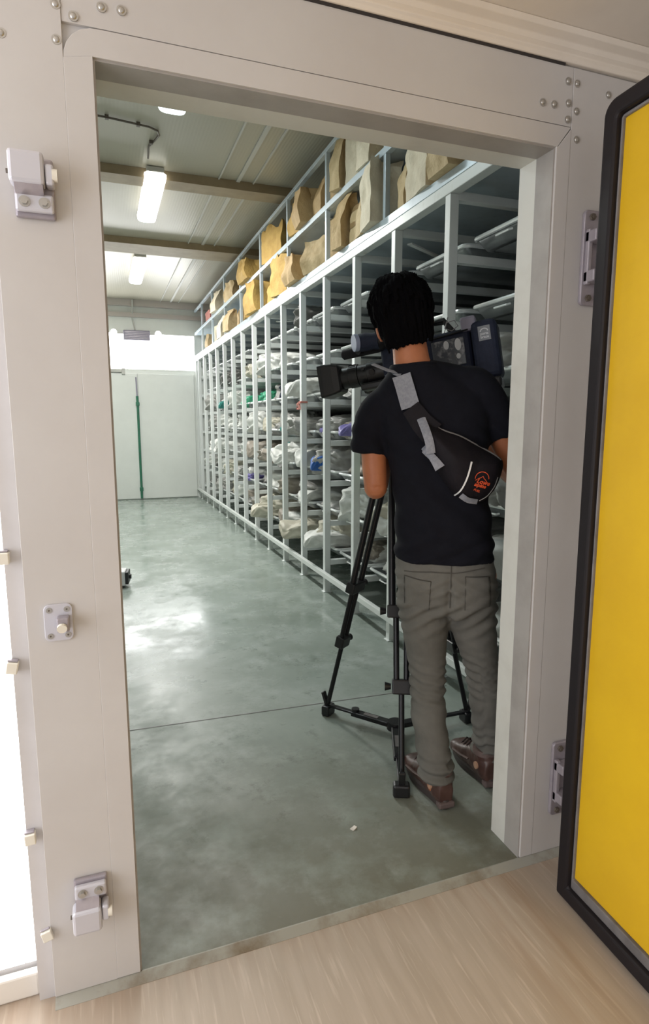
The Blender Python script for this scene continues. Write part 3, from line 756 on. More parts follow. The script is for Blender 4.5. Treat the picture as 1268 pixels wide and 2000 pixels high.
def paper_bag(label, w_, d_, h_, style, seed, m, loc, rz, lean=0., tape=False):
    """gusseted kraft bag: opening pinched, rolled or torn open"""
    rr = random.Random(seed); nx, nd, nh = 12, 6, 18
    outer = []; 
    def section(t):
        pin = 0.
        ww, dd = w_/2, d_/2
        if style in ('pinched', 'rolled'): 
            dd *= (1-.82*max(0, (t-.45)/.55)**1.1); ww *= 1+.05*max(0, (t-.5)/.5)
        if style == 'slump': dd *= 1+.25*math.sin(PI*min(1, t*1.2)); ww *= 1-.25*t
        P = []
        for i in range(nx): P.append((-ww+2*ww*i/nx, -dd))
        for i in range(nd):
            f = i/nd; gus = (.30*d_*max(0, t-.15))*(1-abs(2*f-1)); P.append((ww-gus, -dd+2*dd*f))
        for i in range(nx): P.append((ww-2*ww*i/nx, dd))
        for i in range(nd):
            f = i/nd; gus = (.30*d_*max(0, t-.15))*(1-abs(2*f-1)); P.append((-ww+gus, dd-2*dd*f))
        return P
    R_ = []
    for kz in range(nh+1):
        t = kz/nh; z = h_*t; ring = []
        for jx, (x, y) in enumerate(section(t)):
            q = Vector((x*9+seed, y*9, z*9)); a = .013*(.3+t)
            x2 = x+1.5*a*noise.noise(q)+.010*(crumple(Vector((x, y, z)), 8, seed)-.4)*(.3+.7*t)
            y2 = y+a*noise.noise(q+Vector((9, 3, 1)))+.018*(crumple(Vector((x, y, z)), 8, seed+3)-.4)*(.3+.7*t)
            z2 = z
            if style == 'open': z2 += t**6*.05*noise.noise(Vector((x*14, y*14, seed)))
            if style == 'slump': z2 *= 1-.18*abs(noise.noise(Vector((x*5, y*5, seed))))
            x2 += lean*t*t*h_
            if style == 'rolled' and t > .8: y2 += (t-.8)*.35*d_; z2 -= (t-.8)*.3*h_
            ring.append((x2, y2, z2))
        R_.append(ring)
    m_ = MB()
    if style == 'open':
        inner = [[(x*.97, y*.94, z) for x, y, z in r] for r in reversed(R_[5:])]
        m_.rings(R_+inner)
    else: m_.rings(R_)
    t = thing('paper_bag', label, 'paper bag', loc, (0, 0, rz), 'kraft paper bags on the shelving')
    m_.build('bag_body', m, t, smooth=.55)
    if tape:
        for z0 in (.30, .62):
            s_ = MB(); r0 = []
            for z in (h_*z0, h_*(z0+.10)):
                i = min(nh, int(z/h_*nh)); r0.append([(p[0]*1.012, p[1]*1.02, z) for p in R_[i]])
            s_.rings(r0, caps=False); s_.build('tape_band', M['tape'], t)
    elif style == 'rolled':
        s_ = MB(); s_.tube([(-w_*.50, d_*.06, h_*.945), (0, d_*.07, h_*.955), (w_*.50, d_*.06, h_*.945)], .018, 10, flat=.8); s_.build('rolled_top', m, t, smooth=True)
    return t
ZB, ZU = TOP+.03+.046, TOP+.03+SZ+.041
ka, kb, kp, ky = M['kraft']
XF = R+.04
# (label, y, width, depth, height, style, material, dx, yaw, lean, tape)
LOW = [('small crumpled kraft bag at the near end of the lower shelf', 1.245, .19, .15, .27, 'slump', kb, .10, -.2, 0, 0),
       ('large pale square kraft bag nearest the doorway lintel on the lower shelf', 1.515, .25, .22, .40, 'open', kp, .14, .05, 0, 0),
       ('narrow upright kraft bag between the two pale bags on the lower shelf', 1.74, .10, .20, .34, 'pinched', kb, .12, .15, 0, 0),
       ('tall whitish kraft bag with faint writing on the lower shelf', 2.065, .22, .19, .46, 'open', kp, .13, .08, 0, 0),
       ('creased kraft bag with folded top behind the tall whitish bag', 2.25, .13, .17, .44, 'rolled', kb, .20, .1, .1, 0),
       ('kraft bag wrapped in brown tape bands on the lower shelf', 2.375, .18, .19, .40, 'pinched', kb, .12, .05, 0, 1),
       ('narrow crumpled kraft bag left of the taped bag', 2.56, .13, .18, .37, 'pinched', ka, .13, .1, 0, 0),
       ('large gaping kraft bag with dark open mouth on the lower shelf', 2.86, .32, .24, .345, 'open', ka, .15, .45, -.1, 0),
       ('low slumped kraft bag under the gaping bag', 3.22, .30, .24, .25, 'slump', kb, .13, .2, 0, 0),
       ('kraft bag with crushed top lying near the fourth shelf post', 3.60, .28, .22, .22, 'slump', ka, .12, .1, 0, 0),
       ('plain yellowish kraft bag just beyond the fourth shelf post', 4.10, .30, .20, .33, 'open', ky, .12, .05, 0, 0),
       ('small yellowish kraft bag beside the plain yellowish one', 4.45, .18, .18, .25, 'pinched', ky, .13, .1, 0, 0),
       ('bulging yellow kraft bag at mid length of the lower shelf', 5.02, .36, .22, .32, 'slump', ky, .12, .0, 0, 0),
       ('upright yellow kraft bag left of the bulging one', 5.42, .22, .18, .34, 'pinched', ky, .12, .1, 0, 0),
       ('brown kraft bag in the shade beyond the bulging yellow one', 5.95, .24, .18, .30, 'pinched', ka, .14, 0, 0, 0),
       ('pale kraft bag past the middle of the lower shelf', 6.40, .20, .16, .27, 'rolled', kb, .12, 0, 0, 0),
       ('white paper bag towards the far end of the lower shelf', 7.05, .26, .18, .30, 'pinched', kp, .12, .1, 0, 0),
       ('pale folded bag close to the far end of the lower shelf', 7.7, .3, .18, .27, 'slump', kp, .12, 0, 0, 0),
       ('small kraft bag at the far end of the lower shelf', 8.5, .3, .2, .26, 'slump', kb, .12, 0, 0, 0)]
UPR = [('short pale kraft bag at the near end of the upper shelf under the lintel', 1.98, .16, .15, .30, 'open', kb, .12, .1, 0, 0),
       ('leaning pale kraft bag on the upper shelf near the lintel', 2.20, .17, .17, .40, 'pinched', kp, .12, .25, .18, 0),
       ('tall narrow pale kraft bag on the upper shelf', 2.46, .16, .18, .43, 'open', kp, .12, .1, 0, 0),
       ('slim kraft bag tucked left of the tall narrow one on the upper shelf', 2.62, .10, .16, .36, 'pinched', kb, .13, .1, 0, 0),
       ('kraft bag with dark stained top edge on the upper shelf', 2.90, .20, .17, .34, 'open', ka, .12, .1, 0, 0),
       ('upright kraft bag beside the stained one on the upper shelf', 3.12, .18, .16, .30, 'pinched', ka, .12, .1, 0, 0),
       ('leaning pair like kraft bag left of the upright one on the upper shelf', 3.36, .22, .18, .27, 'slump', ka, .12, .2, 0, 0),
       ('flat kraft bag at the left of the near cluster on the upper shelf', 3.58, .20, .16, .24, 'slump', ky, .12, .2, .2, 0),
       ('open brown kraft bag with yellow edge alone on the upper shelf', 4.45, .38, .20, .30, 'open', ky, .13, .55, 0, 0),
       ('folded yellow kraft bag lying at mid length of the upper shelf', 5.35, .40, .22, .24, 'slump', ky, .12, .1, 0, 0),
       ('crumpled yellow kraft bag left of the folded one on the upper shelf', 5.82, .24, .20, .26, 'slump', ky, .12, .2, 0, 0),
       ('dull kraft bag sagging over the upper shelf beyond the middle', 6.45, .30, .20, .24, 'slump', kb, .11, .1, 0, 0),
       ('pale kraft bag near the far end of the upper shelf', 7.25, .32, .2, .28, 'pinched', kp, .12, .3, 0, 0)]
for n_, (rows, z) in enumerate(((LOW, ZB), (UPR, ZU))):
    for q, (lb, y, a, b, c, st, m, dx, yaw, ln, tp) in enumerate(rows):
        if n_ == 0: c = min(c, .338)
        yaw += random.Random(q*7+n_).uniform(-.35, .25)
        paper_bag(lb, a, b, c, st, 31+q*3+n_*57, m, ((R-.05+b/2+.035*(q % 3)) if all(abs(y-p-.015) > a/2+.03 for p in UY) else R+.045+b*.6+.01, y, z), yaw-PI/2+.0, ln, tp)
t = thing('red_box', 'faded reddish box at the far end of the upper shelf', 'box', (XF+.16, 8.45, ZU))
mb = MB(); mb.box((-.12, -.2, 0), (.12, .2, .2)); mb.build('box_body', M['red_ribbon'], t, bevel=.01)
mb = MB(); mb.box((-.124, -.204, .17), (.124, .204, .215)); mb.build('lid', M['red_ribbon'], t, bevel=.006)
# kraft bags lying deeper on the topmost trays
for lb, x, k, dy, c, sz in (('kraft bag deep inside the topmost tier of the first bay', R+.75, -2, .12, ka, (.22, .18, .16)), ('second kraft bag deep inside the topmost tier of the first bay', R+.55, -2, -.1, ka, (.2, .16, .15)), ('kraft bag deep on the topmost tray of the second bay', R+.6, -1, .05, ky, (.25, .18, .16)), ('small kraft bag on the topmost tray of the third bay', R+.5, 0, 0, ka, (.22, .18, .14)), ('dull brown wrapped bag on the topmost tray of the fifth bay', R+.5, 2, 0, ka, (.3, .2, .13))):
    paper_bag(lb, sz[0], sz[1], sz[2], 'slump', int(x*100)+k, c, (x, py(k)+PS/2+SP/2+dy, TIER[6]+.028), -PI/2)
# ------------------------------------------------------------------ cameraman seen from behind
MAN_LOC, MAN_ROT = (1.03, .42, 0), (0, 0, math.radians(-30))
man = thing('person', 'person in black t-shirt and grey trousers standing with back turned, operating the video camera', 'person', MAN_LOC, MAN_ROT)
HC = Vector((-.125, .03, 1.645)); HR = Euler((math.radians(-4), math.radians(-14), math.radians(6)))
HM = Matrix.Translation(HC) @ HR.to_matrix().to_4x4()
def hp(x, y, z): return HM @ Vector((x, y, z))
def head_ell(mb, c, r, rot=None):
    m = MB(); m.ell(c, r, rot); m.xf(HM); mb.add(m.v, m.f)
def lerp_path(pts, n=8):
    """Catmull-Rom through (x,y,z,r) rows"""
    out = []
    P = [pts[0]]+list(pts)+[pts[-1]]
    for i in range(1, len(P)-2):
        for k in range(n):
            t = k/n; a, b, c, d = P[i-1], P[i], P[i+1], P[i+2]
            out.append(tuple(.5*((2*b[j])+(-a[j]+c[j])*t+(2*a[j]-5*b[j]+4*c[j]-d[j])*t*t+(-a[j]+3*b[j]-3*c[j]+d[j])*t**3) for j in range(4)))
    out.append(tuple(pts[-1])); return out
def limb(mb, pts, n=14):
    q = lerp_path(pts); mb.tube([p[:3] for p in q], [p[3] for p in q], n)
def hand(mb, wrist, d, nrm, side, curl=1.0):
    """palm, four unequal curled fingers and a thumb; d: wrist->knuckles, nrm: out of the back of the hand"""
    d = Vector(d).normalized(); nrm = Vector(nrm); nrm = (nrm-d*nrm.dot(d)).normalized(); sd = d.cross(nrm)*side
    w0 = Vector(wrist)
    m = MB(); m.tube([w0-d*.01, w0+d*.03, w0+d*.065, w0+d*.088], [(.023, .017), (.035, .016), (.040, .015), (.036, .012)], 14, up=nrm); mb.add(m.v, m.f)
    for i, (off, L_) in enumerate(((-.029, .068), (-.010, .078), (.010, .073), (.028, .056))):
        p = w0+d*.080+sd*off; q = [p-d*.02, p]; dr = d.copy(); ang = 0
        for seg, fr in enumerate((.45, .32, .23)):
            ang += curl*(.55, .75, .5)[seg]
            dd = d*math.cos(ang)-nrm*math.sin(ang); q.append(q[-1]+dd*L_*fr)
        mb.tube(q, [.0098, .0098, .0090, .0082, .0068], 10)
    p = w0+d*.028-sd*.030
    t1 = (d*.62-sd*.7-nrm*.35).normalized(); t2 = (d*.85-sd*.2-nrm*.5).normalized()
    mb.tube([p+sd*.012, p, p+t1*.034, p+t1*.034+t2*.032, p+t1*.034+t2*.05], [.013, .0135, .0115, .0105, .008], 10)
ELB, WRL = (-.205, -.005, 1.082), (-.185, .235, 1.27)
ELR, WRR = (.275, .045, 1.12), (.13, .265, 1.225)
def build_body():
    mb = MB()
    # head
    head_ell(mb, (0, -.008, .022), (.076, .096, .100)); head_ell(mb, (0, .030, -.045), (.061, .062, .075))
    head_ell(mb, (0, .062, -.098), (.030, .026, .024)); head_ell(mb, (0, .035, -.085), (.052, .045, .035))
    head_ell(mb, (0, .094, -.018), (.011, .016, .026), (-.35, 0, 0)); head_ell(mb, (0, .102, -.036), (.016, .013, .011))
    head_ell(mb, (0, .086, .012), (.055, .012, .012)); head_ell(mb, (0, .085, -.064), (.024, .011, .006)); head_ell(mb, (0, .083, -.075), (.021, .012, .007))
    for s in (-1, 1):
        head_ell(mb, (.040*s, .074, -.024), (.020, .018, .016)); head_ell(mb, (.085*s, -.005, -.022), (.010, .020, .033), (-.2, 0, .35*s)); head_ell(mb, (.083*s, .004, -.046), (.008, .010, .012))
    mb2 = MB(); q = [hp(0, -.02, -.03), hp(0, -.022, -.085), Vector((-.092, -.005, 1.50)), Vector((-.08, -.005, 1.44))]
    mb2.tube(q, [.058, .056, .060, .080], 18); mb.add(mb2.v, mb2.f)
    # torso, pelvis and legs under the clothes
    mb.loft([(.80, .036, .0, .145, .095), (.95, .025, .0, .135, .088), (1.10, .015, .0, .138, .092), (1.22, 0, 0, .148, .095), (1.33, -.025, 0, .155, .09), (1.40, -.04, 0, .14, .075), (1.45, -.06, 0, .08, .06)], 24)
    limb(mb, [(-.045, .0, .80, .085), (-.025, .0, .62, .068), (-.014, -.01, .44, .048), (-.005, -.05, .28, .046), (.02, -.088, .10, .036), (.03, -.09, .05, .035)])
    limb(mb, [(.125, .01, .80, .085), (.138, .02, .60, .068), (.172, .04, .45, .048), (.195, .06, .30, .045), (.208, .075, .12, .036), (.205, .075, .05, .035)])
    # arms
    limb(mb, [(-.17, 0, 1.385, .055), (-.208, -.002, 1.30, .050), (-.212, -.004, 1.19, .044), (-.207, -.008, 1.11, .041), ELB+(.039,), (-.20, .06, 1.115, .038), (-.192, .15, 1.20, .034), WRL+(.026,)])
    limb(mb, [(.12, 0, 1.40, .055), (.175, .01, 1.33, .050), (.215, .025, 1.24, .043), (.25, .036, 1.17, .041), ELR+(.039,), (.255, .10, 1.13, .038), (.20, .18, 1.18, .034), WRR+(.026,)])
    hand(mb, WRL, (.10, .7, .7), (-.9, .1, .05), 1, .8)
    hand(mb, WRR, (-.65, .65, .28), (.45, .3, .8), -1, 1.0)
    return blob(mb, 'body', M['skin'], man, .0055, 3)
body = build_body()
mb = MB()
for s in (-1, 1): head_ell(mb, (.030*s, .0865, -.010), (.011, .007, .006))
mb.build('eye', M['eye'], man, smooth=True)
# hair: thick black crop with a ragged nape line
def hair_disp(co, n):
    l = HM.inverted() @ co
    a = math.atan2(l.x, l.y)
    return .006*noise.noise(Vector((a*9, l.z*14, 3)))+.005*noise.noise(Vector((a*26, l.z*9, 7)))
mb = MB()
head_ell(mb, (0, -.020, .036), (.101, .106, .098)); head_ell(mb, (0, -.046, -.028), (.092, .070, .082)); head_ell(mb, (0, -.062, -.066), (.066, .040, .042))
head_ell(mb, (.012, .02, .090), (.075, .07, .045)); head_ell(mb, (-.02, -.04, .095), (.06, .06, .042))
for s in (-1, 1): head_ell(mb, (.082*s, .022, -.005), (.014, .025, .04))
rh = random.Random(5)
for i in range(260):
    a = rh.uniform(-PI, PI); e = rh.uniform(-.2, 1.4)
    d = Vector((math.sin(a)*math.cos(e), -math.cos(a)*math.cos(e), math.sin(e))); o = Vector((0, -.022, .036))
    if d.y > .75 and d.z < .5: continue
    p = o+Vector((d.x*.098, d.y*.103, d.z*.095)); dn = Vector((rh.uniform(-.3, .3), rh.uniform(-.2, .2), -1)); tg = (dn-d*dn.dot(d)).normalized()
    mb.tube([hp(*(p-d*.006-tg*.02)), hp(*(p+d*.003)), hp(*(p+tg*.032+d*.003)), hp(*(p+tg*.055-d*.003))], [.002, .0034, .003, .001], 6)
for i in range(34):       # ragged nape
    x = -.075+.15*i/33+rh.uniform(-.004, .004); y = -.062-.036*math.sqrt(max(0, 1-(x/.08)**2))
    L_ = rh.uniform(.004, .022)
    mb.tube([hp(x, y+.002, -.055), hp(x*1.0, y+.004, -.085), hp(x*.98+rh.uniform(-.006, .006), y+.012, -.092-L_)], [.0055, .005, .002], 6)
for x, y, dx in ((-.005, -.01, .045), (.03, .01, -.02), (-.03, -.03, .03)):   # cowlick
    mb.tube([hp(x, y, .125), hp(x+dx*.3, y+.005, .142), hp(x+dx, y+.01, .146), hp(x+dx*1.7, y+.01, .138)], [.006, .005, .004, .002], 6)
hair = blob(mb, 'hair', M['hair'], man, .0035, 2, hair_disp)
hair['label'] = 'short black hair'

# trousers
def g(x, s): return math.exp(-(x/s)**2)
def trouser_disp(co, n):
    z = co.z; left = co.x < .06
    a = math.atan2(co.y, co.x-(-.01 if left else .18))
    ph = a*1.3+(0 if left else 2)+1.2*noise.noise(Vector((a*1.5, z*5, 1 if left else 4)))
    d = 0
    kz = .40 if left else .42
    d += .0048*g(z-kz, .075)*math.sin(z*175+ph*1.6)
    d += .009*g(z-(.10 if left else .13), .065)*math.sin(z*165+ph*1.7)
    d += .003*g(z-.28, .12)*math.sin(z*70+a*2.5)
    d += .0055*g(z-.66, .07)*math.sin(z*120-co.x*90+ph)*(1 if co.y < .05 else .4)
    d += .004*g(z-.76, .05)*math.sin(z*150+abs(co.x-.05)*80)
    d += .005*noise.noise(Vector((co.x*9, co.y*9, z*7)))
    # seat seam
    d -= .012*g(co.x-.05, .012)*g(z-.73, .07)*(1 if co.y < 0 else 0)
    return d
mb = MB()
mb.loft([(.655, .05, .0, .150, .085), (.70, .045, -.004, .164, .105), (.76, .040, -.008, .170, .116), (.82, .034, -.004, .168, .113), (.88, .028, 0, .160, .106), (.925, .026, 0, .155, .101)], 36, pw=2.25)
limb(mb, [(-.040, .0, .72, .094), (-.030, .0, .63, .086), (-.022, .0, .53, .073), (-.015, -.010, .43, .062), (-.012, -.024, .36, .059), (-.004, -.050, .28, .060), (.010, -.075, .18, .056), (.022, -.088, .12, .058), (.024, -.086, .078, .061)], 20)
limb(mb, [(.125, .010, .72, .090), (.136, .018, .62, .082), (.155, .030, .53, .069), (.174, .040, .45, .060), (.186, .050, .37, .058), (.198, .060, .30, .057), (.208, .072, .18, .053), (.212, .078, .13, .055), (.210, .078, .092, .058)], 20)
trousers = blob(mb, 'trousers', M['trouser'], man, .0065, 5, trouser_disp)
tb = bvh_of(trousers)
def drape_pt(bv, x, z, off, y0=-1.):
    h = bv.ray_cast(Vector((x, y0, z)), Vector((0, 1, 0)))
    if h[0] is None: return None
    return h[0]+h[1]*off
def drape_strip(bvs, pts, wid, off, thick, n=24):
    """a flat band following the nearest surface along a polyline in x,z"""
    P = []
    for i in range(len(pts)-1):
        for k in range(n): t = k/n; P.append((pts[i][0]*(1-t)+pts[i+1][0]*t, pts[i][1]*(1-t)+pts[i+1][1]*t))
    P.append(pts[-1]); m = MB(); rows = []
    for i, p in enumerate(P):
        a, b = P[max(i-1, 0)], P[min(i+1, len(P)-1)]; tx, tz = b[0]-a[0], b[1]-a[1]; l = math.hypot(tx, tz) or 1
        nx, nz = -tz/l, tx/l; wv = wid(i/(len(P)-1)) if callable(wid) else wid; row = []
        for q in (-.5, 0, .5):
            x, z = p[0]+nx*q*wv, p[1]+nz*q*wv; best = None
            for bv in bvs:
                h = drape_pt(bv, x, z, off)
                if h is not None and (best is None or h.y < best.y): best = h
            row.append(best)
        rows.append(row)
    rows = [r for r in rows if all(r)]
    for it in range(6):
        ys = [[p.y for p in r] for r in rows]
        for i in range(len(rows)):
            for j in range(3):
                a, b = ys[max(i-1, 0)], ys[min(i+1, len(rows)-1)]
                rows[i][j].y = min(.25*a[j]+.5*ys[i][j]+.25*b[j], (ys[i][0]+ys[i][1]+ys[i][2])/3+.004)
    vs = []; fs = []
    for r in rows:
        vs += [r[0], r[1], r[2], r[2]+Vector((0, -thick, 0)), r[1]+Vector((0, -thick, 0)), r[0]+Vector((0, -thick, 0))]
    for i in range(len(rows)-1):
        for j in range(6): fs.append((i*6+j, i*6+(j+1) % 6, (i+1)*6+(j+1) % 6, (i+1)*6+j))
    k = len(rows)-1; fs += [(5, 4, 3, 2, 1, 0), tuple(k*6+j for j in range(6))]
    return m.add(vs, fs)
def drape_patch(bv, quad, off, thick, nu=10, nv=10):
    m = MB(); a, b, c, d = [Vector((*q, 0)) for q in quad]; top = []; bot = []
    for i in range(nu+1):
        for j in range(nv+1):
            u, v = i/nu, j/nv; p = a*(1-u)*(1-v)+b*u*(1-v)+c*u*v+d*(1-u)*v
            h = drape_pt(bv, p.x, p.y, 0)
            if h is None: return None
            e = min(u, 1-u, v, 1-v); bot.append(h+Vector((0, .002, 0))); top.append(h+Vector((0, -off-(thick if e > .01 else 0), 0)))
    n = (nu+1)*(nv+1); fs = []
    for i in range(nu):
        for j in range(nv):
            q = i*(nv+1)+j; f = (q, q+1, q+nv+2, q+nv+1); fs += [f, tuple(reversed([k+n for k in f]))]
    ed = [j for j in range(nv+1)]+[i*(nv+1)+nv for i in range(1, nu+1)]+[nu*(nv+1)+j for j in range(nv-1, -1, -1)]+[i*(nv+1) for i in range(nu-1, 0, -1)]
    for i in range(len(ed)): k = ed[(i+1) % len(ed)]; fs.append((ed[i], k, k+n, ed[i]+n))
    return m.add(top+bot, fs)
for quad in (((.098, .81), (.178, .805), (.186, .70), (.100, .695)), ((-.100, .80), (-.012, .79), (-.016, .69), (-.098, .70))):
    m = drape_patch(tb, quad, .0025, .001)
    if m:
        pk = m.build('pocket', M['trouser'], trousers, smooth=.9)
        ss = drape_strip([bvh_of(pk), tb], [quad[0], quad[1]], .003, .001, .001); ss.build('pocket_seam', M['trouser_dark'], trousers)
        ss = drape_strip([bvh_of(pk), tb], [quad[1], quad[2]], .0022, .0005, .001); ss.build('pocket_seam', M['trouser_dark'], trousers)
        ss = drape_strip([bvh_of(pk), tb], [quad[0], quad[3]], .0022, .0005, .001); ss.build('pocket_seam', M['trouser_dark'], trousers)
ss = drape_strip([tb], [(-.10, .815), (-.01, .822), (.06, .820), (.16, .835)], .003, .001, .0015); ss.build('yoke_seam', M['trouser_dark'], trousers)
ss = drape_strip([tb], [(.052, .845), (.052, .70)], .003, .001, .0012); ss.build('seat_seam', M['trouser_dark'], trousers)

# t-shirt
def shirt_disp(co, n):
    z = co.z; d = .006*noise.noise(Vector((co.x*7, co.y*7, z*5)))
    d += .004*math.sin((z+co.x*.9)*62+3*noise.noise(co*4))*g(z-1.02, .14)
    d += .005*math.sin((z-co.x*.5)*95)*g(z-.88, .05)
    d += .003*math.sin((z*1.4+co.x)*80)*g(z-1.24, .08)*(1 if abs(co.x+.02) > .14 else .3)
    return d
mb = MB()
mb.loft([(.842, .028, .0, .166, .122), (.90, .026, 0, .164, .119), (.98, .022, 0, .160, .113), (1.08, .014, 0, .158, .112), (1.18, .002, 0, .166, .116), (1.27, -.012, -.004, .180, .119), (1.34, -.024, -.006, .190, .112), (1.39, -.036, -.006, .185, .098), (1.43, -.048, -.006, .150, .086), (1.462, -.068, -.006, .104, .082), (1.492, -.084, -.004, .080, .074)], 40, pw=2.2)
limb(mb, [(-.150, -.002, 1.375, .066), (-.200, -.002, 1.335, .068), (-.224, -.002, 1.27, .064), (-.232, -.004, 1.198, .060)], 20)
limb(mb, [(.04, -.004, 1.428, .058), (.105, .0, 1.418, .066), (.150, .006, 1.375, .066), (.184, .014, 1.315, .061), (.208, .022, 1.255, .056)], 20)
limb(mb, [(-.115, -.006, 1.435, .050), (-.06, -.006, 1.45, .056), (.0, -.006, 1.445, .058), (.06, -.004, 1.432, .058)], 20)
shirt = blob(mb, 'tshirt', M['shirt'], man, .007, 5, shirt_disp)
sb = bvh_of(shirt)
mb = MB(); cen = [(-.084+.076*math.cos(a), -.004+.070*math.sin(a), 1.480+.018*math.cos(a)*.5-.006*math.sin(a)) for a in [2*PI*i/40 for i in range(41)]]
mb.tube(cen, .007, 8, caps=False); mb.build('collar', M['shirt'], shirt, smooth=True)

# shoes
def shoe(heel, toe, zf):
    hx = Vector((*heel, 0)); tx = Vector((*toe, 0)); L_ = (tx-hx).length; yaw = math.atan2((tx-hx).y, (tx-hx).x)
    e = bpy.data.objects.new('shoe', None)
    X = Matrix.Translation(hx) @ Matrix.Rotation(yaw, 4, 'Z')
    k = L_/.285
    m = MB()
    prof = [(0.0, .028, .030), (.03, .036, .034), (.09, .035, .030), (.16, .043, .028), (.22, .047, .026), (.262, .036, .022), (.283, .016, .012)]
    secs = []
    for x, hw, h in prof:
        pass
    up = []
    for x, hw, top in ((.000, .026, .098), (.028, .038, .118), (.075, .041, .122), (.118, .042, .112), (.16, .047, .092), (.21, .051, .076), (.252, .045, .064), (.284, .026, .044)):
        ring = []
        for j in range(20):
            a = 2*PI*j/20; c, s = math.cos(a), math.sin(a)
            ring.append((x*k, hw*math.copysign(abs(c)**.8, c), 0.014+(top-.014)*(.5+.5*math.copysign(abs(s)**.75, s))))
        up.append(ring)
    m.rings(up); m.ell((.055*k, 0, .108), (.050, .040, .024)); m.xf(X)
    o = blob(m, 'shoe', M['shoe'], man, .005, 3, lambda c, n: .0015*noise.noise(c*60))
    o['label'] = 'brown leather shoe'
    m = MB(); n = 36; low = []; hi = []
    def outl(t, ex):
        a = 2*PI*t; x = .142+.148*math.cos(a); w_ = .047*(1-.22*math.cos(a*1+PI)) if False else .046
        f = x/.285; hw = .033+.0125*math.sin(PI*min(1, max(0, (f-.25)/.75)))
        return ((x+ex*math.cos(a))*k, (hw+ex)*math.copysign(abs(math.sin(a))**.75, math.sin(a)))
    r0 = [(*outl(i/n, -.004), .0005) for i in range(n)]; r1 = [(*outl(i/n, .002), .006) for i in range(n)]; r2 = [(*outl(i/n, .003), .026) for i in range(n)]; r3 = [(*outl(i/n, -.004), .034) for i in range(n)]
    m.rings([r0, r1, r2, r3]); m.xf(X); sl = m.build('sole', M['sole'], o, smooth=.7)
    m = MB(); m.box((-.010, -.030, .008), (.02, .030, .030)); m.xf(X); m.build('heel_bumper', M['heelgrey'], o, bevel=.006)
    m = MB(); m.tube([(.055*k, 0, .112), (.055*k, 0, .130)], [.047, .044], 20); m.xf(X); m.build('ankle_padding', M['shoe2'], o, smooth=.8)
    for q in range(4):
        x = .115+.025*q; zt = .120-.010*q
        m = MB(); m.tube([(x*k, -.030, zt-.016), (x*k+.006, 0, zt+.004), (x*k, .030, zt-.016)], .003, 6); m.xf(X); m.build('lace', M['lace'], o, smooth=True)
    m = MB(); m.tube([(.045*k, .034, .070), (.045*k, .0435, .070)], .013, 18); m.xf(X); m.build('emblem', M['tan'], o, smooth=.5)
    m = MB(); m.tube([(.10*k, .042, .065), (.15*k, .048, .055), (.21*k, .051, .048)], .006, 6, flat=.5); m.xf(X); m.build('side_overlay', M['shoe2'], o, smooth=True)
    return o
shoe((.058, -.135), (-.072, .125), 0)
shoe((.222, .015), (.108, .268), 0)

# ------------------------------------------------------------------ sling bag worn on the back
sling = thing('sling_bag', 'black sling bag with grey strap and orange logo on the cameraman back', 'sling bag', MAN_LOC, MAN_ROT)
def smooth_closed(P, n=6):
    out = []
    N_ = len(P)
    for i in range(N_):
        a, b, c, d = P[i-1], P[i], P[(i+1) % N_], P[(i+2) % N_]
        for k in range(n):
            t = k/n; out.append(tuple(.5*((2*b[j])+(-a[j]+c[j])*t+(2*a[j]-5*b[j]+4*c[j]-d[j])*t*t+(-a[j]+3*b[j]-3*c[j]+d[j])*t**3) for j in (0, 1)))
    return out
OUT = [(-.055, 1.300), (-.012, 1.292), (.020, 1.280), (.068, 1.264), (.120, 1.236), (.170, 1.209), (.200, 1.184), (.196, 1.140), (.176, 1.090), (.140, 1.053), (.080, 1.057), (.032, 1.103), (-.008, 1.165), (-.032, 1.220)]
po = smooth_closed(OUT, 5); cb = (.095, 1.155); n = len(po); rings_f = []
RT = [1.0, 1.0, .97, .92, .84, .74, .62, .48, .34, .2, .08]
def bag_surface(x, z, r):
    h = drape_pt(sb, x, z, .003)
    y0 = h.y if h is not None else -.095
    y0 = min(y0, -.088)
    th = .080*(1-r**3.2)**.75*(.35+.65*max(0, min(1, (1.34-z)/.16)))
    th += .006*noise.noise(Vector((x*16, z*16, 2)))*(1-r**4)
    return y0, y0-.006-th
m = MB(); first_ring = []
for q, r in enumerate(RT):
    ring = []
    for p in po:
        x, z = cb[0]+(p[0]-cb[0])*r, cb[1]+(p[1]-cb[1])*r; y0, y1 = bag_surface(x, z, r)
        ring.append((x, y0+.0 if q == 0 else y1, z))
    rings_f.append(ring)
m.rings(rings_f); bagm = m.build('bag_body', M['bag'], sling, smooth=1.2); bb = bvh_of(bagm)
# grey padded strap over the shoulder, dark lower strap, thin adjuster with buckle
m = drape_strip([sb], [(-.120, 1.452), (-.088, 1.350)], .058, .004, .007); m.build('shoulder_strap', M['bagstrap'], sling, smooth=.9)
over = [Vector((-.118, -.075, 1.455)), Vector((-.140, -.03, 1.468)), Vector((-.158, .03, 1.462)), Vector((-.150, .075, 1.42)), Vector((-.11, .105, 1.34)), Vector((-.02, .125, 1.24)), Vector((.08, .125, 1.16)), Vector((.165, .09, 1.12)), Vector((.188, .02, 1.12))]
m = MB(); m.tube(over, [(.024, .004)]*len(over), 8, up=(0, -.3, 1)); m.build('chest_strap', M['bagstrap'], sling, smooth=.9)
m = MB(); m.tube([(-.130, -.06, 1.462), (-.165, -.07, 1.470), (-.215, -.05, 1.492)], [(.013, .0025)]*3, 8, up=(.2, -.4, 1)); m.build('strap_end', M['bagstrap'], sling, smooth=.9)
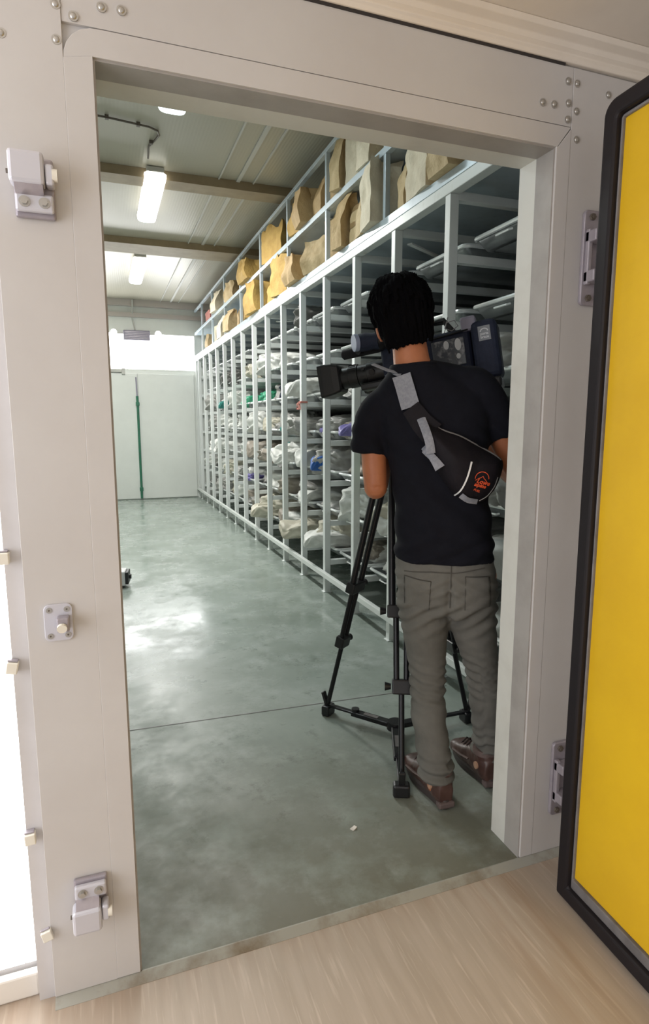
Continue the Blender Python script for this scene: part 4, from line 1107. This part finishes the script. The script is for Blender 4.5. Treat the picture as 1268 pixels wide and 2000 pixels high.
m = drape_strip([sb], [(-.088, 1.350), (-.050, 1.300), (-.020, 1.270)], lambda t: .058+.02*t, .004, .010); m.build('lower_strap', M['bag'], sling, smooth=.9)
def dline(pts, n=5):
    P = [pts[0]]+list(pts)+[pts[-1]]; out = []
    for i in range(1, len(P)-2):
        for k in range(n):
            t = k/n; a, b, c, d = P[i-1], P[i], P[i+1], P[i+2]
            out.append(tuple(.5*((2*b[j])+(-a[j]+c[j])*t+(2*a[j]-5*b[j]+4*c[j]-d[j])*t*t+(-a[j]+3*b[j]-3*c[j]+d[j])*t**3) for j in (0, 1)))
    out.append(tuple(pts[-1])); return out
def webbing(pts, wid, thick, off):
    P = dline(pts, 6); ys = []
    for x, z in P:
        c = [h.y for bv in (sb, bb) for dx in (-.4, 0, .4) for h in [drape_pt(bv, x+dx*wid(0), z, 0)] if h is not None]; ys.append(min(c)-off)
    for it in range(12): ys = [ys[0]]+[.25*ys[i-1]+.5*ys[i]+.25*ys[i+1] for i in range(1, len(ys)-1)]+[ys[-1]]
    n_ = len(P); return MB().tube([(p[0], y, p[1]) for p, y in zip(P, ys)], [(wid(i/(n_-1))/2, thick/2) for i in range(n_)], 8, up=(0, -1, 0))
webbing([(-.056, 1.318), (-.040, 1.280), (-.028, 1.245), (-.022, 1.210)], lambda t: .027, .004, .010).build('adjuster_webbing', M['bagstrap'], sling, smooth=.9)
webbing([(-.044, 1.228), (-.026, 1.208), (-.008, 1.186), (.006, 1.166)], lambda t: .022+.020*max(0, t-.45), .004, .014).build('webbing_tab', M['bagstrap'], sling, smooth=.9)
h = drape_pt(sb, -.030, 1.213, .02)
m = MB(); m.box((-.017, -.006, -.013), (.017, .006, .013), rot=(0, .75, 0)); bk = m.build('buckle', M['bagstrap'], sling, bevel=.003, loc=(h.x, h.y-.012, h.z))
m = MB(); m.box((-.003, -.009, -.013), (.003, .007, .013), rot=(0, .75, 0)); m.build('buckle_bar', M['piping'], bk, loc=(0, 0, 0))
m = drape_strip([bb], dline([(.099, 1.186), (.087, 1.137), (.070, 1.098), (.046, 1.068)]), lambda t: .0055-.0015*t, .0015, .002, 3); m.build('reflective_piping', M['reflect'], sling, smooth=.9)
m = drape_strip([bb], dline([(.182, 1.137), (.172, 1.105), (.155, 1.079), (.130, 1.062)]), .003, .0015, .002, 3); m.build('reflective_piping', M['reflect'], sling, smooth=.9)
m = drape_strip([bb, sb], dline([(-.004, 1.290), (.020, 1.277), (.066, 1.261), (.118, 1.233), (.168, 1.206), (.192, 1.188)]), .004, .0015, .003, 3); m.build('zip_piping', M['piping'], sling, smooth=.9)
m = drape_strip([bb], dline([(.072, 1.083), (.095, 1.067), (.124, 1.060)]), .017, .002, .004, 4); m.build('grab_tab', M['bagstrap'], sling, smooth=.9)
# printed logo: a mountain arc with the two word lines
def text_flat(body, size, shear=0., bold=0.):
    cu = bpy.data.curves.new('t', 'FONT'); cu.body = body; cu.size = size; cu.align_x = 'CENTER'; cu.align_y = 'CENTER'; cu.shear = shear; cu.offset = bold; cu.resolution_u = 3
    o = bpy.data.objects.new('t', cu); C.objects.link(o); dg = bpy.context.evaluated_depsgraph_get()
    me = bpy.data.meshes.new_from_object(o.evaluated_get(dg)); V = [v.co.copy() for v in me.vertices]; Fc = [tuple(p.vertices) for p in me.polygons]
    bpy.data.objects.remove(o); bpy.data.curves.remove(cu); bpy.data.meshes.remove(me); return V, Fc
def drape_mark(bv, V, Fc, cx, cz, ang, off=.0016):
    c, s = math.cos(ang), math.sin(ang); m = MB(); vs = []
    for v in V:
        h = drape_pt(bv, cx+v.x*c-v.y*s, cz+v.x*s+v.y*c, 0)
        vs.append((h if h is not None else Vector((cx, -.2, cz)))+Vector((0, -off, 0)))
    return m.add(vs, Fc)
LX, LZ, LA = .133, 1.128, -.30
mk = MB()
for tx, dx, dy, sz in (('Lowe', .006, -.004, .019), ('alpine', 0.0, -.016, .016)):
    V, Fc = text_flat(tx, sz, .25, .0006); V = [Vector((v.x+dx, v.y+dy, 0)) for v in V]; q = drape_mark(bb, V, Fc, LX, LZ, LA); mk.add(q.v, q.f)
def ribbon2d(P, w_):
    V = []; Fc = []
    for i, p in enumerate(P):
        a, b = P[max(i-1, 0)], P[min(i+1, len(P)-1)]; t = Vector((b[0]-a[0], b[1]-a[1], 0)).normalized(); nn = Vector((-t.y, t.x, 0))*w_/2
        V += [Vector((*p, 0))+nn, Vector((*p, 0))-nn]
    return V, [(2*i, 2*i+1, 2*i+3, 2*i+2) for i in range(len(P)-1)]
for P, w_ in (([(-.002+.021*math.cos(a), .006+.021*math.sin(a)) for a in [PI*(1.08-1.02*i/20) for i in range(21)]], .0022), ([(-.020, -.004), (-.012, .004), (-.006, .008), (-.001, .014), (.004, .008), (.010, .005), (.018, -.002)], .002)):
    V, Fc = ribbon2d(P, w_); q = drape_mark(bb, V, Fc, LX, LZ, LA); mk.add(q.v, q.f)
mk.build('logo_print', M['orange'], sling)
V, Fc = text_flat('FUEL', .010, .2, .0002); drape_mark(bb, V, Fc, .119, 1.097, LA-.1).build('small_print', M['orange'], sling)

# ------------------------------------------------------------------ tripod with ground spreader
TX, TY = 1.075, .776
tripod = thing('tripod', 'black two stage video tripod with a ground spreader standing on the green floor', 'tripod', (TX, TY, 0))
feet = [Vector((.905-TX, .395-TY, 0)), Vector((.872-TX, 1.045-TY, 0)), Vector((1.420-TX, .775-TY, 0))]
mb = MB(); mb.tube([(0, 0, 1.205), (0, 0, 1.235), (0, 0, 1.275)], [.055, .062, .062], 24); mb.build('bowl', M['black'], tripod, smooth=.6)
mb = MB(); mb.tube([(0, 0, .030), (0, 0, .062)], [.038, .034], 18); hub = mb.build('spreader_hub', M['blackmetal'], tripod, smooth=.6)
for ft in feet:
    d = ft.normalized(); tn = Vector((-d.y, d.x, 0)); top = d*.05+Vector((0, 0, 1.215)); end = ft+Vector((0, 0, .055))
    def at_(t, off): return top.lerp(end, t)+tn*off
    lg = MB()
    for s in (-1, 1): lg.tube([at_(0, .038*s), at_(.53, .034*s)], .0135, 12)
    leg = lg.build('leg', M['blackmetal'], tripod, smooth=.7)
    lg = MB()
    for s in (-1, 1): lg.tube([at_(.50, .020*s), at_(.745, .018*s)], .011, 12)
    lg.build('middle_stage', M['blackmetal'], leg, smooth=.7)
    lg = MB(); lg.tube([at_(.72, 0), at_(1, 0)], .0105, 12); lg.build('lower_stage', M['blackmetal'], leg, smooth=.7)
    ax = (end-top).normalized()
    def clamp(t, wd, hh, name):
        c = at_(t, 0); m = MB(); m.box((-wd, -.020, -hh), (wd, .020, hh)); rot = Matrix((tn, ax.cross(tn), ax)).transposed().to_4x4()
        m.xf(Matrix.Translation(c) @ rot); q = m.build(name, M['black'], leg, bevel=.005)
        m = MB(); kx = tn*(-wd-.004)+c; m.tube([kx, kx-tn*.022], [.010, .016], 12); m.build(name+'_knob', M['black'], leg, smooth=.6)
    clamp(.515, .052, .024, 'upper_clamp'); clamp(.735, .034, .026, 'lower_clamp')
    m = MB(); m.box((-.02, -.03, .0), (.02, .03, .048)); m.xf(Matrix.Translation(ft) @ Matrix.Rotation(math.atan2(d.y, d.x), 4, 'Z')); fo = m.build('foot', M['black'], leg, bevel=.008)
    m = MB(); m.box((.006, -.012, .03), (.020, .012, .105), rot=(0, .35, 0)); m.xf(Matrix.Translation(ft) @ Matrix.Rotation(math.atan2(d.y, d.x), 4, 'Z')); m.build('foot_latch', M['black'], leg, bevel=.004)
    m = MB(); L_ = ft.length; X = Matrix.Rotation(math.atan2(d.y, d.x), 4, 'Z')
    m.box((.03, -.020, .034), (L_*.62, .020, .054)); m.box((L_*.5, -.013, .040), (L_-.01, .013, .050)); m.xf(X); ar = m.build('spreader_arm', M['blackmetal'], tripod, bevel=.004)
    m = MB(); m.tube([(L_*.58, 0, .052), (L_*.58, 0, .066)], .017, 16); m.xf(X); m.build('spreader_knob', M['black'], ar, smooth=.6)
    m = MB(); m.box((L_*.25, -.010, .0535), (L_*.45, .010, .0555)); m.xf(X); m.build('spreader_groove', M['gasket_lip'], ar)
mb = MB(); mb.tube([(0, 0, 1.275), (0, 0, 1.31)], .045, 20); mb.box((-.05, -.055, 1.305), (.05, .055, 1.375)); mb.tube([(-.07, 0, 1.345), (.07, 0, 1.345)], .035, 18); hd = mb.build('fluid_head', M['black'], tripod, smooth=.6)
rm = Matrix.Rotation(math.radians(-30), 3, 'Z')
ph = rm @ Vector((WRR[0]-.06, WRR[1]+.07, 0))+Vector((MAN_LOC[0]-TX, MAN_LOC[1]-TY, 1.245))
mb = MB(); e = ph+(ph-Vector((0, 0, 1.34))).normalized()*.09; mb.tube([(.03, 0, 1.345), ph*.5+Vector((.0, 0, 1.345*.5)), ph, e], .008, 10); mb.tube([ph-(e-ph)*.3, e], .0125, 12); mb.build('pan_handle', M['black'], tripod, smooth=.6)

# ------------------------------------------------------------------ video camera on the tripod
CM = Matrix.Translation(Vector(MAN_LOC)) @ Matrix.Rotation(math.radians(-30), 4, 'Z') @ Matrix.Translation(Vector((.008, .36, 1.547))) @ Matrix.Rotation(math.radians(-10), 4, 'Z') @ Matrix.Rotation(math.radians(-9.5), 4, 'Y')
cam_o = thing('video_camera', 'shoulder video camera in navy cover with black lens pointing left on the tripod', 'video camera', CM.to_translation(), CM.to_euler())
# local: lens towards -x, man at -y
mb = MB(); mb.box((-.22, -.062, -.075), (.125, .062, .085)); cb_ = mb.build('camera_cover', M['navy'], cam_o, bevel=.02, seg=3)
mb = MB(); mb.box((-.02, -.066, -.045), (.10, -.061, .055)); cw = mb.build('clear_window', M['clear'], cb_, bevel=.004)
for x, z, a, b in ((.035, .035, .010, .016), (.078, .030, .012, .022), (.075, -.012, .008, .010), (-.005, -.048, .008, .008)):
    mb = MB(); mb.tube([(x, -.066, z), (x, -.069, z)], [(a, b)]*2, 16, up=(0, 0, 1)); mb.build('paper_label', M['whitelabel'], cb_)
mb = MB(); mb.tube([(-.02, -.067, .066), (.05, -.068, .070), (.12, -.067, .076)], .004, 6); mb.build('cover_seam', M['black'], cb_, smooth=True)
mb = MB(); mb.box((.128, -.082, -.115), (.222, .082, .098)); bt = mb.build('battery_cover', M['navy'], cam_o, bevel=.022, seg=3)
bt['label'] = 'tall navy battery cover with woven label'
mb = MB(); mb.box((.155, -.0835, .022), (.198, -.081, .074)); lb = mb.build('brand_label', M['greylabel'], bt, bevel=.001)
def flat_mark(V, Fc, x, y, z): return MB().add([(x+v.x, y, z+v.y) for v in V], Fc)
mk = MB()
V, Fc = ribbon2d([(.013*math.cos(a), .010*math.sin(a)) for a in [PI*(1-i/12) for i in range(13)]], .004); q = flat_mark(V, Fc, .1765, -.0842, .054); mk.add(q.v, q.f)
for tx, z, s_ in (('porta', .046, .013), ('brace', .034, .013)):
    V, Fc = text_flat(tx, s_, 0, .0004); q = flat_mark(V, Fc, .1765, -.0842, z); mk.add(q.v, q.f)
mk.build('label_print', M['whitelabel'], bt)
mb = MB(); mb.box((.122, -.078, -.150), (.215, .078, -.110)); mb.build('battery', M['black'], bt, bevel=.008)
mb = MB(); mb.box((.095, -.070, .070), (.150, -.010, .122)); mb.build('receiver_box', M['violetgrey'], cam_o, bevel=.008)
mb = MB(); mb.tube([(-.17, 0, .08), (-.155, 0, .13), (.03, 0, .135), (.06, 0, .082)], .014, 10); mb.build('carry_handle', M['black'], cam_o, smooth=.9)
mb = MB(); mb.tube([(.03, -.03, .085), (.045, -.05, .118), (.075, -.055, .12), (.085, -.05, .098), (.06, -.05, .085), (.035, -.045, .10), (.05, -.03, .14)], .002, 6); mb.build('cable_loop', M['piping'], cam_o, smooth=True)
# lens
mb = MB(); mb.tube([(-.50, 0, 0), (-.485, 0, 0)], [(.060, .066)]*2, 8); 
mb = MB()
def rect_ring(x, hw, hh, r=.012):
    return [(x, y, z) for y, z in rbox_poly(-hw, -hh, hw, hh, r, ('tr', 'tl', 'bl', 'br'))]
mb.rings([rect_ring(-.485, .052, .057), rect_ring(-.487, .060, .066), rect_ring(-.47, .060, .066), rect_ring(-.43, .056, .061), rect_ring(-.405, .052, .054), rect_ring(-.398, .044, .046)])
mb.build('lens_hood', M['black'], cam_o, bevel=.003)
mb = MB(); mb.tube([(-.40, 0, 0), (-.37, 0, 0), (-.368, 0, 0), (-.33, 0, 0), (-.328, 0, 0), (-.29, 0, 0), (-.288, 0, 0), (-.21, 0, 0)], [.043, .043, .046, .046, .042, .042, .047, .045], 28); ln = mb.build('lens_barrel', M['black'], cam_o, smooth=.5)
mb = MB()
for k in range(30):
    a = 2*PI*k/30; mb.box((-.366, .0445*math.cos(a)-.0012, .0445*math.sin(a)-.0012), (-.335, .0445*math.cos(a)+.0012, .0445*math.sin(a)+.0025))
mb.build('focus_ring', M['gasket'], ln)
mb = MB(); mb.box((-.335, .035, -.075), (-.23, .075, .03)); mb.build('servo_grip', M['black'], ln, bevel=.012)
mb = MB(); mb.box((-.32, -.05, -.068), (-.215, .03, -.038)); mb.build('lens_support', M['black'], ln, bevel=.008)
mb = MB(); mb.tube([(-.265, -.046, .0), (-.265, -.058, -.004)], .012, 12); mb.tube([(-.30, -.046, .016), (-.30, -.054, .016)], .007, 10); mb.build('lens_control', M['blackmetal'], ln, smooth=.6)
# viewfinder, its label and the microphone
mb = MB(); mb.tube([(-.285, -.115, .105), (-.277, -.115, .105), (-.25, -.115, .103), (-.225, -.115, .100), (-.20, -.115, .098)], [.030, .034, .034, .030, .034], 22); vf = mb.build('viewfinder', M['navy'], cam_o, smooth=.7)
mb = MB(); mb.tube([(-.205, -.115, .098), (-.19, -.112, .098), (-.165, -.100, .098)], [.036, .036, .030], 20); mb.build('eyecup', M['black'], vf, smooth=.8)
mb = MB(); mb.tube([(-.283, -.128, .105), (-.296, -.137, .105)], .032, 24); ld = mb.build('viewfinder_label', M['bluelabel'], vf, smooth=.5)
mb = MB(); mb.tube([(-.29, -.115, .075), (-.27, -.06, .08), (-.20, -.02, .085)], .013, 10); mb.build('viewfinder_arm', M['black'], vf, smooth=.8)
mb = MB(); mb.tube([(-.365, -.085, .078), (-.358, -.085, .078), (-.30, -.085, .078), (-.22, -.07, .08), (-.20, -.05, .082)], [.010, .0185, .0185, .0185, .012], 18); mb.build('microphone', M['blacksoft'], cam_o, smooth=.9)
mb = MB(); mb.box((-.12, -.045, -.10), (.07, .045, -.074)); mb.build('quick_release_plate', M['black'], cam_o, bevel=.004)
